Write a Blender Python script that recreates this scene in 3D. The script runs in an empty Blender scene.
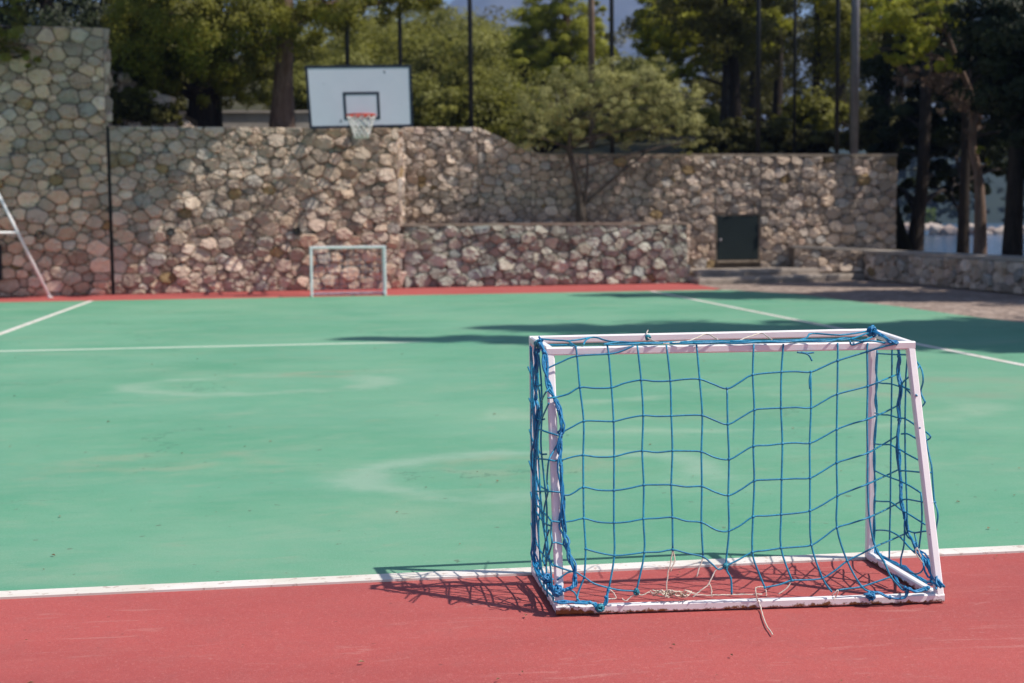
import bpy, bmesh, math, random
import numpy as np
from mathutils import Vector, Matrix

random.seed(11)
rng = np.random.default_rng(11)
S = bpy.context.scene
COL = S.collection

THIN = [[[0.9014,4.7838,0.87],[0.9042,4.7725,0.8348],[0.907,4.7395,0.7302],[0.9129,4.704,0.6184],[0.9039,4.6697,0.5077],[0.8977,4.6377,0.4048],[0.8927,4.6066,0.3049],[0.892,4.5764,0.2086],[0.8821,4.549,0.1194]],[[1.0103,4.7774,0.8709],[1.0136,4.7674,0.8396],[1.0157,4.732,0.7275],[1.015,4.6971,0.6162],[1.0085,4.6614,0.5014],[1.0,4.6275,0.392],[0.9926,4.5953,0.2883],[0.9866,4.5634,0.1855],[0.9616,4.533,0.0839]],[[1.115,4.7695,0.8661],[1.1195,4.733,0.7508],[1.1178,4.6962,0.6332],[1.1055,4.6605,0.5174],[1.1025,4.6259,0.4066],[1.0929,4.5923,0.2981],[1.0879,4.5593,0.1922],[1.0522,4.5237,0.0719]],[[1.2161,4.7638,0.8674],[1.2202,4.7254,0.7459],[1.2143,4.6891,0.6296],[1.2088,4.6535,0.5151],[1.1961,4.6198,0.4053],[1.1914,4.5872,0.301],[1.1841,4.5552,0.1977]],[[1.3214,4.7568,0.8656],[1.3223,4.7203,0.7497],[1.3213,4.6825,0.629],[1.308,4.6459,0.51],[1.3,4.6109,0.3973],[1.2884,4.5754,0.2822],[1.2848,4.5413,0.1728]],[[1.4151,4.7042,0.7162],[1.4065,4.6675,0.5978],[1.4006,4.6317,0.4827],[1.3877,4.5959,0.3664],[1.3798,4.5605,0.2523],[1.3596,4.5269,0.1416],[1.3727,4.5138,0.1024],[1.3708,4.498,0.0519]],[[1.522,4.7443,0.8646],[1.509,4.7124,0.7606],[1.5032,4.676,0.6435],[1.4884,4.6394,0.5243],[1.4812,4.6042,0.4108],[1.4658,4.5689,0.2955],[1.4531,4.5342,0.1827],[1.4665,4.5145,0.1228],[1.4844,4.4974,0.0718]],[[1.6266,4.7374,0.8629],[1.6101,4.7088,0.7685],[1.5968,4.6718,0.6483],[1.59,4.6352,0.5306],[1.5757,4.5995,0.4144],[1.563,4.5644,0.3001],[1.5517,4.5313,0.1928],[1.5786,4.4973,0.0899]],[[1.7128,4.7019,0.7666],[1.7018,4.665,0.6471],[1.685,4.6292,0.5298],[1.6742,4.594,0.416],[1.6632,4.5612,0.3095],[1.6566,4.5272,0.1998],[1.6835,4.4922,0.0938],[1.7112,4.4766,0.0494]],[[1.819,4.7258,0.863],[1.8125,4.7074,0.8033],[1.7988,4.6727,0.6904],[1.784,4.6368,0.5733],[1.7718,4.603,0.4634],[1.7625,4.5698,0.3559],[1.75,4.5383,0.2534],[1.7738,4.5031,0.1459],[1.8144,4.4746,0.0631],[1.8477,4.467,0.0454]],[[1.9267,4.7187,0.8612],[1.9198,4.7098,0.8317],[1.9086,4.6737,0.7148],[1.894,4.64,0.6046],[1.8838,4.6055,0.4931],[1.8719,4.5744,0.3917],[1.8656,4.5409,0.2839],[1.8741,4.5104,0.1885],[1.8998,4.4933,0.1392],[1.9184,4.4772,0.0915],[1.9485,4.4639,0.0551]],[[0.7951,4.7661,0.7934],[0.8444,4.7697,0.8141],[0.9042,4.7725,0.8348],[1.0136,4.7674,0.8396],[1.0607,4.7674,0.8488],[1.1036,4.7704,0.8666]],[[0.78,4.6399,0.7096],[0.8205,4.735,0.6992],[0.8652,4.7354,0.7092],[0.907,4.7395,0.7302],[0.9589,4.7352,0.7266],[1.0157,4.732,0.7275],[1.0632,4.7336,0.7419],[1.1195,4.733,0.7508],[1.1672,4.7285,0.7456],[1.2202,4.7254,0.7459],[1.2716,4.7237,0.7506],[1.3223,4.7203,0.7497],[1.3675,4.7123,0.7328],[1.4151,4.7042,0.7162],[1.4621,4.7081,0.7377],[1.509,4.7124,0.7606],[1.6101,4.7088,0.7685],[1.6616,4.7059,0.7692],[1.7128,4.7019,0.7666],[1.762,4.7045,0.7843],[1.8125,4.7074,0.8033],[1.9198,4.7098,0.8317],[1.975,4.7112,0.8467],[2.0221,4.6899,0.8601]],[[0.8375,4.6978,0.5843],[0.8719,4.7008,0.6006],[0.9129,4.704,0.6184],[0.9618,4.701,0.6183],[1.015,4.6971,0.6162],[1.065,4.6971,0.6261],[1.1178,4.6962,0.6332],[1.165,4.6922,0.6296],[1.2143,4.6891,0.6296],[1.2686,4.6863,0.6311],[1.3213,4.6825,0.629],[1.3638,4.6744,0.6116],[1.4065,4.6675,0.5978],[1.4547,4.6714,0.6196],[1.5032,4.676,0.6435],[1.5478,4.6744,0.6473],[1.5968,4.6718,0.6483],[1.6494,4.6689,0.6492],[1.7018,4.665,0.6471],[1.7497,4.6689,0.6686],[1.7988,4.6727,0.6904],[1.9086,4.6737,0.7148],[1.9618,4.6763,0.7333],[2.08,4.8355,0.7326]],[[0.8297,4.6696,0.4932],[0.8656,4.6706,0.503],[0.9039,4.6697,0.5077],[0.9537,4.6646,0.501],[1.0085,4.6614,0.5014],[1.0566,4.6617,0.5117],[1.1055,4.6605,0.5174],[1.1557,4.6556,0.5114],[1.2088,4.6535,0.5151],[1.2588,4.65,0.5137],[1.308,4.6459,0.51],[1.3531,4.6369,0.4903],[1.4006,4.6317,0.4827],[1.4439,4.6354,0.503],[1.4884,4.6394,0.5243],[1.5396,4.6369,0.5261],[1.59,4.6352,0.5306],[1.6375,4.6328,0.5322],[1.685,4.6292,0.5298],[1.7335,4.6323,0.5492],[1.784,4.6368,0.5733],[1.8361,4.639,0.5901],[1.894,4.64,0.6046],[2.08,4.9271,0.5864],[2.08,4.8016,0.6294]],[[0.8264,4.6346,0.3809],[0.8476,4.6333,0.381],[0.8684,4.6349,0.3901],[0.8977,4.6377,0.4048],[0.9463,4.6316,0.3946],[1.0,4.6275,0.392],[1.0481,4.6261,0.397],[1.1025,4.6259,0.4066],[1.1475,4.6231,0.4065],[1.1961,4.6198,0.4053],[1.2457,4.6143,0.3977],[1.3,4.6109,0.3973],[1.3432,4.6024,0.3785],[1.3877,4.5959,0.3664],[1.4329,4.5988,0.3844],[1.4812,4.6042,0.4108],[1.5252,4.6024,0.4136],[1.5757,4.5995,0.4144],[1.6256,4.5967,0.4152],[1.6742,4.594,0.416],[1.7217,4.598,0.4377],[1.7718,4.603,0.4634],[1.8271,4.6042,0.4779],[1.8838,4.6055,0.4931],[2.08,4.9509,0.4606],[2.08,4.8034,0.5194]],[[0.8193,4.608,0.295],[0.8557,4.6069,0.2985],[0.8927,4.6066,0.3049],[0.9393,4.5999,0.2925],[0.9926,4.5953,0.2883],[1.0403,4.5931,0.2905],[1.0929,4.5923,0.2981],[1.139,4.5899,0.2991],[1.1914,4.5872,0.301],[1.2365,4.5804,0.288],[1.2884,4.5754,0.2822],[1.3294,4.566,0.26],[1.3525,4.5621,0.252],[1.3798,4.5605,0.2523],[1.4224,4.5636,0.2703],[1.4658,4.5689,0.2955],[1.514,4.5665,0.2975],[1.563,4.5644,0.3001],[1.6143,4.5623,0.3033],[1.6632,4.5612,0.3095],[1.7101,4.5645,0.329],[1.7625,4.5698,0.3559],[1.8155,4.5721,0.3735],[1.8719,4.5744,0.3917],[2.08,4.9382,0.3434],[2.08,4.7892,0.399]],[[0.892,4.5764,0.2086],[0.9327,4.57,0.1961],[0.9866,4.5634,0.1855],[1.036,4.5609,0.1873],[1.0879,4.5593,0.1922],[1.1374,4.5563,0.1921],[1.1841,4.5552,0.1977],[1.2347,4.548,0.1846],[1.2848,4.5413,0.1728],[1.3129,4.5322,0.1492],[1.335,4.5252,0.1313],[1.3596,4.5269,0.1416],[1.4055,4.5302,0.1609],[1.4531,4.5342,0.1827],[1.4999,4.5327,0.1872],[1.5517,4.5313,0.1928],[1.6033,4.529,0.1952],[1.6566,4.5272,0.1998],[1.7025,4.5321,0.2245],[1.75,4.5383,0.2534],[1.8037,4.5393,0.2668],[1.8656,4.5409,0.2839],[2.08,4.9162,0.2244],[2.08,4.7708,0.2864]],[[0.7906,4.5528,0.1139],[0.8404,4.5579,0.1396],[0.8821,4.549,0.1194],[0.9127,4.5408,0.0994],[0.9616,4.533,0.0839],[1.0043,4.5275,0.0749],[1.0522,4.5237,0.0719]],[[1.4842,4.4969,0.0702],[1.5369,4.4962,0.0781],[1.5786,4.4973,0.0899],[1.6301,4.4941,0.0897],[1.6835,4.4922,0.0938],[1.7287,4.4967,0.1169],[1.7738,4.5031,0.1459],[1.8272,4.5069,0.1683],[1.8741,4.5104,0.1885],[2.08,4.8586,0.1252],[2.08,4.7168,0.1832]],[[1.7323,4.4771,0.0551],[1.7738,4.4757,0.0586],[1.8144,4.4746,0.0631],[1.865,4.4757,0.0765],[1.9184,4.4772,0.0915]],[[2.1025,5.062,0.8021],[2.0987,5.062,0.7269],[2.106,5.062,0.6776],[2.0969,5.062,0.6135],[2.1035,5.062,0.5603],[2.0948,5.062,0.4618],[2.0996,5.062,0.3931],[2.0986,5.062,0.3091],[2.1015,5.062,0.2286],[2.0965,5.062,0.1175],[2.1036,5.062,0.0594],[2.08,4.9572,0.0427]],[[2.105,5.062,0.7946],[2.1019,5.062,0.7192],[2.1005,5.062,0.6437],[2.1053,5.062,0.5754],[2.1005,5.062,0.4768],[2.0937,5.062,0.3857],[2.1032,5.062,0.2898],[2.0978,5.062,0.2134],[2.1028,5.062,0.1249],[2.0994,5.062,0.0712]],[[2.08,4.8715,0.8377],[2.08,4.8708,0.8138],[2.08,4.869,0.6394],[2.08,4.8698,0.4915],[2.08,4.8695,0.363],[2.08,4.8682,0.26],[2.08,4.8705,0.1596],[2.08,4.8725,0.0477]],[[2.08,4.729,0.8499],[2.08,4.7324,0.8263],[2.08,4.7467,0.742],[2.08,4.7481,0.6793],[2.08,4.7489,0.5457],[2.08,4.7392,0.404],[2.08,4.7255,0.2953],[2.08,4.7171,0.1928]],[[2.125,4.8818,0.8438],[2.125,4.8087,0.8062],[2.125,4.7345,0.7751],[2.125,4.7105,0.7518],[2.125,4.7054,0.7206],[2.125,4.7224,0.6854],[2.125,4.6968,0.6594],[2.125,4.6867,0.6512],[2.125,4.7148,0.631],[2.125,4.7584,0.6146],[2.125,4.7382,0.5852],[2.125,4.7082,0.5574],[2.125,4.6786,0.5334],[2.125,4.6627,0.4977],[2.125,4.6311,0.4458],[2.125,4.6223,0.4217],[2.125,4.6163,0.3887],[2.125,4.6005,0.3216],[2.125,4.5764,0.2914],[2.125,4.5708,0.2646],[2.125,4.5834,0.2185],[2.125,4.5738,0.1695],[2.125,4.5644,0.1261],[2.125,4.539,0.0728]],[[2.125,4.7345,0.7751],[2.08,4.7129,0.7421],[2.08,4.784,0.7023],[2.08,4.8016,0.6294]],[[2.08,4.784,0.7023],[2.08,4.7365,0.6899],[2.08,4.6939,0.6737],[2.125,4.7584,0.6146]],[[2.08,4.7709,0.6966],[2.08,4.6945,0.692],[2.08,4.6527,0.6787]],[[2.1027,5.062,0.7893],[2.08,4.8705,0.8037],[2.08,4.7278,0.8154]],[[2.0992,5.062,0.6834],[2.08,4.967,0.6882],[2.08,4.8815,0.6956],[2.08,4.8037,0.695]],[[2.0975,5.062,0.5643],[2.08,4.9635,0.5719],[2.08,4.8887,0.5798],[2.08,4.8001,0.5813],[2.08,4.7502,0.5859],[2.08,4.6608,0.5754],[2.08,4.6246,0.5708]],[[2.0973,5.062,0.4469],[2.08,4.951,0.462],[2.08,4.8747,0.4732],[2.08,4.822,0.4697],[2.08,4.7766,0.4683],[2.08,4.7207,0.4626],[2.08,4.629,0.4572]],[[2.08,4.7784,0.5271],[2.08,4.723,0.5353],[2.08,4.6396,0.5294],[2.125,4.6636,0.5222],[2.125,4.6383,0.5376],[2.125,4.675,0.548]],[[2.08,4.7889,0.3918],[2.08,4.7443,0.4003],[2.08,4.6171,0.4175],[2.125,4.622,0.4137]],[[2.1009,5.062,0.3442],[2.08,4.9201,0.3522],[2.08,4.7861,0.356],[2.08,4.7003,0.3538],[2.08,4.609,0.3462]],[[2.1047,5.062,0.2285],[2.08,4.9447,0.2505],[2.08,4.8629,0.264],[2.08,4.7794,0.2546],[2.08,4.7097,0.2519],[2.08,4.5732,0.2432]],[[2.08,4.7709,0.29],[2.08,4.7206,0.3024],[2.08,4.6048,0.3165],[2.125,4.5868,0.3165]],[[2.1037,5.062,0.1157],[2.08,4.9415,0.1435],[2.08,4.865,0.1553],[2.08,4.7797,0.1538],[2.08,4.7102,0.1368],[2.08,4.651,0.1254]],[[2.08,4.7205,0.1921],[2.08,4.6583,0.196],[2.08,4.5724,0.22],[2.125,4.5833,0.2147]],[[2.08,4.6583,0.196],[2.08,4.627,0.1487],[2.08,4.6017,0.1263]],[[2.08,4.609,0.3462],[2.08,4.5978,0.2538],[2.08,4.6188,0.1506]],[[2.08,4.7418,0.1875],[2.08,4.7443,0.1326],[2.08,4.7686,0.0798],[2.08,4.7677,0.0508]],[[2.08,4.6262,0.1241],[2.08,4.5768,0.1111],[2.125,4.5881,0.124],[2.125,4.5645,0.1296]],[[2.08,4.5687,0.1095],[2.08,4.5918,0.0758],[2.08,4.6403,0.0532],[2.08,4.7073,0.0474]],[[1.9183,4.477,0.0909],[1.9363,4.4688,0.0681],[1.9546,4.4615,0.0486],[1.9756,4.461,0.0511]],[[0.78,4.6268,0.6928],[0.78,4.7457,0.6348],[0.78,4.8399,0.5817],[0.78,4.7274,0.5859],[0.8292,4.6945,0.5721]],[[0.8231,4.6877,0.5494],[0.8023,4.68,0.5207],[0.78,4.6361,0.4981],[0.78,4.6738,0.427],[0.78,4.6553,0.3906],[0.78,4.7279,0.3281],[0.78,4.7428,0.2807],[0.78,4.709,0.2103],[0.78,4.6661,0.1684],[0.78,4.5673,0.1579]],[[0.78,4.9238,0.4589],[0.78,4.6359,0.5025],[0.8073,4.6705,0.4914],[0.828,4.6711,0.4974]],[[0.78,4.9033,0.3448],[0.78,4.6553,0.3916],[0.8232,4.6377,0.3903]],[[0.78,4.9374,0.2965],[0.78,4.7544,0.3006],[0.78,4.6394,0.3043],[0.7854,4.6115,0.2997],[0.8153,4.6085,0.2957]],[[0.78,4.5879,0.3049],[0.78,4.6016,0.2624],[0.78,4.5834,0.2317],[0.78,4.6516,0.1752],[0.78,4.6365,0.1548]],[[0.78,4.5834,0.2317],[0.7945,4.5895,0.2314],[0.8158,4.586,0.2245]],[[0.78,4.8904,0.3379],[0.78,4.8054,0.2979],[0.78,4.7551,0.2453],[0.78,4.6856,0.1845],[0.78,4.709,0.1271]],[[0.78,4.6414,0.263],[0.78,4.7046,0.2147],[0.78,4.7708,0.1438],[0.78,4.7301,0.1185]],[[0.78,4.6858,0.181],[0.78,4.6184,0.1571],[0.7984,4.5648,0.1537],[0.8404,4.5579,0.1396]],[[0.78,4.8084,0.6472],[0.78,4.7639,0.6875],[0.78,4.6794,0.725],[0.805,4.7457,0.7302]],[[0.8821,4.549,0.1194],[0.8591,4.5363,0.0745],[0.8514,4.5209,0.052]],[[0.8219,4.5418,0.0849],[0.8445,4.5373,0.0749],[0.8564,4.5296,0.0528],[0.8679,4.5199,0.0414],[0.8944,4.5183,0.0405]],[[0.8057,4.9688,0.8806],[0.8444,4.9279,0.8784],[0.8911,4.8936,0.8767],[0.8955,4.818,0.8724],[0.9034,4.782,0.865]],[[0.8026,4.8915,0.8662],[0.8481,4.868,0.8651],[0.8933,4.8595,0.8648],[0.9221,4.8101,0.8621],[1.0121,4.8028,0.8621]],[[0.8911,4.8936,0.8767],[0.9437,4.9218,0.8785],[0.9883,4.9651,0.8812],[1.0122,4.9579,0.8809],[1.0242,4.8937,0.8773],[1.0487,4.846,0.8747],[1.1,4.8162,0.8732]],[[0.9883,4.9651,0.8812],[0.962,4.9055,0.8777],[0.9322,4.7988,0.8715]],[[1.0487,4.846,0.8747],[1.1313,4.7979,0.8723],[1.2157,4.7943,0.8725],[1.3104,4.8012,0.8733],[1.416,4.7937,0.8733],[1.4938,4.7538,0.8714],[1.5862,4.7613,0.8722],[1.6964,4.7655,0.873],[1.8031,4.7579,0.873],[1.8759,4.7568,0.8732],[1.9969,4.8917,0.8814]],[[1.004,4.7974,0.8717],[1.0755,4.8334,0.8741],[1.1595,4.7679,0.8707],[1.2595,4.7984,0.8729],[1.3319,4.7499,0.8705],[1.4397,4.7766,0.8725],[1.5212,4.7837,0.8732],[1.6023,4.7233,0.8701],[1.688,4.7419,0.8716],[1.7718,4.7134,0.8703],[1.8681,4.7839,0.8747],[1.8912,4.7032,0.8703],[1.9705,4.7903,0.8756]],[[1.0058,4.7727,0.8703],[1.0908,4.776,0.8709],[1.1845,4.7977,0.8725],[1.2699,4.7568,0.8706],[1.3819,4.7751,0.8721],[1.4565,4.7491,0.8671],[1.5445,4.7442,0.8711],[1.6492,4.7342,0.871],[1.7341,4.8096,0.8756],[1.7953,4.9169,0.882],[1.8792,4.8605,0.8791],[2.0053,4.9311,0.8837]],[[1.8574,4.7096,0.8705],[1.869,4.7203,0.8554],[1.9057,4.7211,0.865],[1.9317,4.6955,0.87],[1.9873,4.7147,0.8602]],[[1.6717,4.7256,0.8339],[1.6995,4.7226,0.8297],[1.7129,4.7194,0.8224],[1.7216,4.713,0.8036]],[[1.6858,4.7246,0.8337],[1.7103,4.7223,0.8309],[1.7316,4.7214,0.8322]],[[1.714,4.7013,0.7649],[1.7061,4.6939,0.7398],[1.7047,4.6845,0.7096]],[[0.7839,5.0367,0.85],[0.7825,5.0129,0.7462],[0.7797,5.002,0.6425],[0.7785,5.0012,0.5388],[0.7837,5.0092,0.435],[0.7794,4.9841,0.3313],[0.7777,4.9832,0.2275],[0.779,4.977,0.1238],[0.7892,4.9689,0.02]],[[0.7796,4.9903,0.85],[0.7835,4.9799,0.7462],[0.7796,4.9659,0.6425],[0.7813,4.9514,0.5388],[0.7819,4.9324,0.435],[0.7745,4.9137,0.3313],[0.7851,4.9184,0.2275],[0.7876,4.893,0.1238],[0.7866,4.8923,0.02]],[[0.7867,4.9401,0.85],[0.7831,4.9181,0.7462],[0.783,4.8907,0.6425],[0.7846,4.8891,0.5388],[0.7739,4.8713,0.435],[0.7849,4.8459,0.3313],[0.7752,4.8333,0.2275],[0.778,4.8169,0.1238],[0.7868,4.7769,0.02]],[[0.781,4.8882,0.85],[0.7836,4.8665,0.7462],[0.7859,4.8295,0.6425],[0.7735,4.822,0.5388],[0.7732,4.7965,0.435],[0.7748,4.7705,0.3313],[0.784,4.7477,0.2275],[0.7831,4.7234,0.1238],[0.7812,4.694,0.02]],[[0.783,4.8544,0.85],[0.786,4.8147,0.7462],[0.7811,4.7743,0.6425],[0.7739,4.7583,0.5388],[0.7789,4.7351,0.435],[0.7807,4.688,0.3313],[0.779,4.6735,0.2275],[0.7828,4.6256,0.1238],[0.7888,4.6156,0.02]],[[0.7796,5.07,0.77],[0.7828,5.0134,0.7466],[0.7817,4.9547,0.7296],[0.7845,4.8958,0.7232],[0.7812,4.8389,0.7276],[0.7806,4.7847,0.7388]],[[0.7824,5.07,0.655],[0.7858,5.0061,0.6316],[0.7797,4.9401,0.6146],[0.7798,4.8739,0.6082],[0.7833,4.8097,0.6126],[0.7852,4.7481,0.6238]],[[0.7826,5.07,0.54],[0.782,4.9988,0.5166],[0.785,4.9255,0.4996],[0.7844,4.852,0.4932],[0.7795,4.7804,0.4976],[0.7852,4.7116,0.5088]],[[0.7804,5.07,0.425],[0.7811,4.9915,0.4016],[0.7849,4.9109,0.3846],[0.782,4.8301,0.3782],[0.7846,4.7512,0.3826],[0.7802,4.6751,0.3938]],[[0.7851,5.07,0.31],[0.7802,4.9842,0.2866],[0.78,4.8963,0.2696],[0.7825,4.8082,0.2632],[0.7814,4.722,0.2676],[0.7828,4.6385,0.2788]],[[0.7853,5.07,0.195],[0.784,4.9769,0.1716],[0.779,4.8816,0.1546],[0.7812,4.7863,0.1482],[0.7828,4.6928,0.1526],[0.7824,4.602,0.1638]],[[0.784,5.07,0.08],[0.7824,4.9696,0.0566],[0.7795,4.867,0.0396],[0.7807,4.7643,0.0332],[0.7849,4.6635,0.0376],[0.7815,4.5655,0.0488]]]
BUND = [[[[0.78,4.7954,0.8941],[0.78,4.8514,0.8513],[0.78,4.8662,0.78],[0.78,4.8938,0.6784],[0.78,4.8695,0.6392],[0.78,4.9133,0.5267],[0.78,4.9535,0.4126],[0.78,4.9348,0.3439],[0.78,4.9409,0.2343],[0.78,4.9575,0.1399],[0.78,4.9718,0.0892],[0.78,4.9161,0.0734],[0.78,4.8176,0.0653],[0.78,4.6913,0.069],[0.78,4.5908,0.0708]],5,0.011],[[[0.7799,4.7955,0.8838],[0.7917,4.7842,0.8501],[0.7936,4.7673,0.7967],[0.8004,4.7491,0.7402],[0.8167,4.7352,0.6992],[0.8278,4.7213,0.6572],[0.836,4.7022,0.5981],[0.8326,4.6943,0.572],[0.8264,4.6804,0.5266],[0.8261,4.6651,0.478],[0.8233,4.638,0.3912],[0.819,4.6102,0.302],[0.8255,4.5918,0.2448],[0.8331,4.5794,0.2067],[0.8467,4.5636,0.1592],[0.8526,4.5514,0.1215],[0.8441,4.5432,0.0936],[0.8218,4.5413,0.0834],[0.7986,4.5424,0.0825]],5,0.01],[[[2.08,4.8242,0.8475],[2.08,4.8088,0.8036],[2.08,4.8245,0.7446],[2.08,4.7951,0.6988],[2.08,4.8016,0.6294],[2.08,4.8016,0.5742],[2.08,4.8034,0.5194],[2.08,4.7998,0.4588],[2.08,4.7892,0.399],[2.08,4.782,0.3387],[2.08,4.7682,0.287],[2.08,4.7389,0.2314],[2.08,4.7134,0.1839],[2.08,4.6604,0.1588],[2.08,4.6101,0.1349],[2.08,4.565,0.1174],[2.08,4.5124,0.0919],[2.08,4.465,0.0727],[2.08,4.4339,0.06]],4,0.008],[[[2.08,4.6265,0.1346],[2.08,4.5688,0.113],[2.08,4.528,0.0846],[2.08,4.4804,0.0688],[2.08,4.4415,0.0581]],5,0.018],[[[2.125,5.1325,0.0269],[2.125,5.0645,0.0194],[2.125,4.9797,0.0164],[2.125,4.8663,0.0211],[2.125,4.7747,0.0215],[2.125,4.6902,0.0207],[2.125,4.6167,0.025],[2.125,4.5533,0.0342]],6,0.012],[[[2.08,4.995,0.0453],[2.08,4.8825,0.0155],[2.08,4.8095,-0.0183],[1.9622,4.463,0.0547],[1.9954,4.4577,0.0442],[2.0336,4.456,0.0463]],2,0.006],[[[2.0318,4.9399,0.8843],[2.0183,4.8338,0.8782],[1.9955,4.7085,0.871],[2.0301,4.7118,0.8595]],4,0.01],[[[0.7819,4.5251,0.0476],[0.8149,4.5231,0.0465],[0.8612,4.5203,0.0416],[0.8944,4.5183,0.0422],[0.9142,4.5171,0.0298],[0.9258,4.5164,0.0126],[0.9375,4.5157,0.0257],[0.9497,4.525,0.0563],[0.9624,4.532,0.0808]],3,0.006],[[[1.8211,4.462,0.0412],[1.8484,4.4603,0.0454],[1.869,4.459,0.0441],[1.907,4.4567,0.0268],[1.9548,4.4538,0.0252],[1.9702,4.4529,0.0535],[1.9985,4.4564,0.0409],[2.0413,4.4574,0.0524]],2,0.005]]
BALLS = [[[0.7884,4.5422,0.0797],0.021,26],[[2.0265,4.927,0.8835],0.022,22],[[1.0507,4.5228,0.0689],0.011,10],[[1.8417,4.4607,0.0337],0.016,12],[[1.3596,4.5269,0.1416],0.01,8],[[0.9275,4.5163,0.0226],0.015,10],[[0.78,4.6699,0.0882],0.018,12],[[2.125,4.5377,0.0347],0.014,8],[[1.1908,4.9264,0.8799],0.01,8],[[0.78,4.8394,0.8732],0.014,12]]
WHITE = [[[1.1841,4.5552,0.1977],[1.1711,4.541,0.1501],[1.1602,4.5319,0.1189],[1.1526,4.5157,0.0659]],[[1.185,4.555,0.1971],[1.1875,4.5449,0.1654],[1.171,4.5341,0.128]],[[1.2848,4.5413,0.1728],[1.2718,4.533,0.1441],[1.2588,4.5231,0.1098]],[[1.356,4.5262,0.1386],[1.3265,4.5258,0.1315],[1.2974,4.5139,0.0883],[1.2615,4.5081,0.0626],[1.24,4.5047,0.0476]],[[1.2974,4.5139,0.0883],[1.304,4.5071,0.0677],[1.3021,4.5003,0.0458]],[[1.2406,4.5066,0.0539],[1.3009,4.5021,0.0512],[1.365,4.4983,0.0514],[1.4156,4.4948,0.0503],[1.4731,4.4913,0.0501]],[[1.454,4.4985,0.0695],[1.4754,4.4985,0.0736],[1.4875,4.4932,0.0591],[1.4877,4.4883,0.0434]],[[1.5786,4.4973,0.0896],[1.5559,4.4904,0.0634],[1.5272,4.4875,0.0485]],[[1.4543,4.4995,0.0727],[1.4519,4.4844,0.0462],[1.466,4.4835,0.0073],[1.4289,4.3276,0.004],[1.4082,4.186,0.004]],[[1.2379,5.1211,0.8911],[1.189,4.9268,0.8799],[1.2059,4.7837,0.8718],[1.2564,4.7865,0.8722],[1.3169,4.8252,0.8747],[1.4179,4.9705,0.8834],[1.4162,4.8189,0.8748]],[[1.4915,4.8046,0.8743],[1.5637,4.8945,0.8797],[1.6191,4.9562,0.8834],[1.6049,4.7957,0.8743]],[[0.9614,4.532,0.0808],[0.974,4.5282,0.0711],[0.9827,4.5217,0.0522],[0.9492,4.5231,0.0501]],[[1.0026,4.5203,0.0516],[1.0153,4.5165,0.0419],[1.0328,4.5192,0.0538],[1.0538,4.5216,0.0656],[1.0666,4.5188,0.059],[1.0974,4.5196,0.0675]],[[1.7083,4.4688,0.0379],[1.7286,4.4676,0.0577],[1.7234,4.4717,0.0364],[1.7119,4.4686,0.0242]],[[2.0293,4.4893,0.1515],[2.019,4.4991,0.1807],[2.0136,4.4945,0.1648],[2.0338,4.483,0.1322]],[[1.1099,4.5199,0.0709],[1.137,4.5632,0.057],[1.1336,4.516,0.0633],[1.1725,4.5559,0.0407],[1.1867,4.5136,0.0659],[1.2179,4.5567,0.0518]],[[1.0993,4.5198,0.0686],[1.1378,4.5582,0.0411],[1.1522,4.5118,0.0534],[1.1759,4.5593,0.0522],[1.1849,4.51,0.054],[1.2234,4.5518,0.0373]],[[1.1386,4.5137,0.0568],[1.1695,4.5608,0.0556],[1.176,4.5154,0.0693],[1.215,4.5525,0.0379],[1.2238,4.5105,0.063],[1.2637,4.5512,0.0434]],[[1.1583,4.5135,0.06],[1.1862,4.5565,0.0451],[1.1922,4.5137,0.0672],[1.2167,4.5527,0.0391],[1.214,4.513,0.0692],[1.2472,4.5546,0.0508]],[[1.1284,4.5168,0.0648],[1.1702,4.5606,0.0551],[1.175,4.5146,0.0667],[1.2083,4.5573,0.0521],[1.2106,4.5081,0.0529],[1.2373,4.5532,0.0445]],[[1.0992,4.5209,0.0722],[1.121,4.5598,0.0431],[1.132,4.5174,0.0671],[1.1579,4.5616,0.0559],[1.1642,4.5165,0.0708],[1.1974,4.5535,0.0377]],[[1.1484,4.5109,0.0497],[1.1682,4.56,0.053],[1.1852,4.5097,0.053],[1.2131,4.552,0.0361],[1.2226,4.5067,0.0509],[1.2497,4.5551,0.0529]],[[1.1014,4.5184,0.0647],[1.1419,4.5616,0.0527],[1.1382,4.5183,0.0715],[1.1588,4.557,0.0415],[1.1636,4.5148,0.065],[1.1828,4.5539,0.0361]],[[1.1078,4.5204,0.072],[1.1266,4.5638,0.057],[1.1381,4.5176,0.069],[1.1565,4.5594,0.0485],[1.1567,4.51,0.0486],[1.1787,4.5575,0.047]]]
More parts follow.
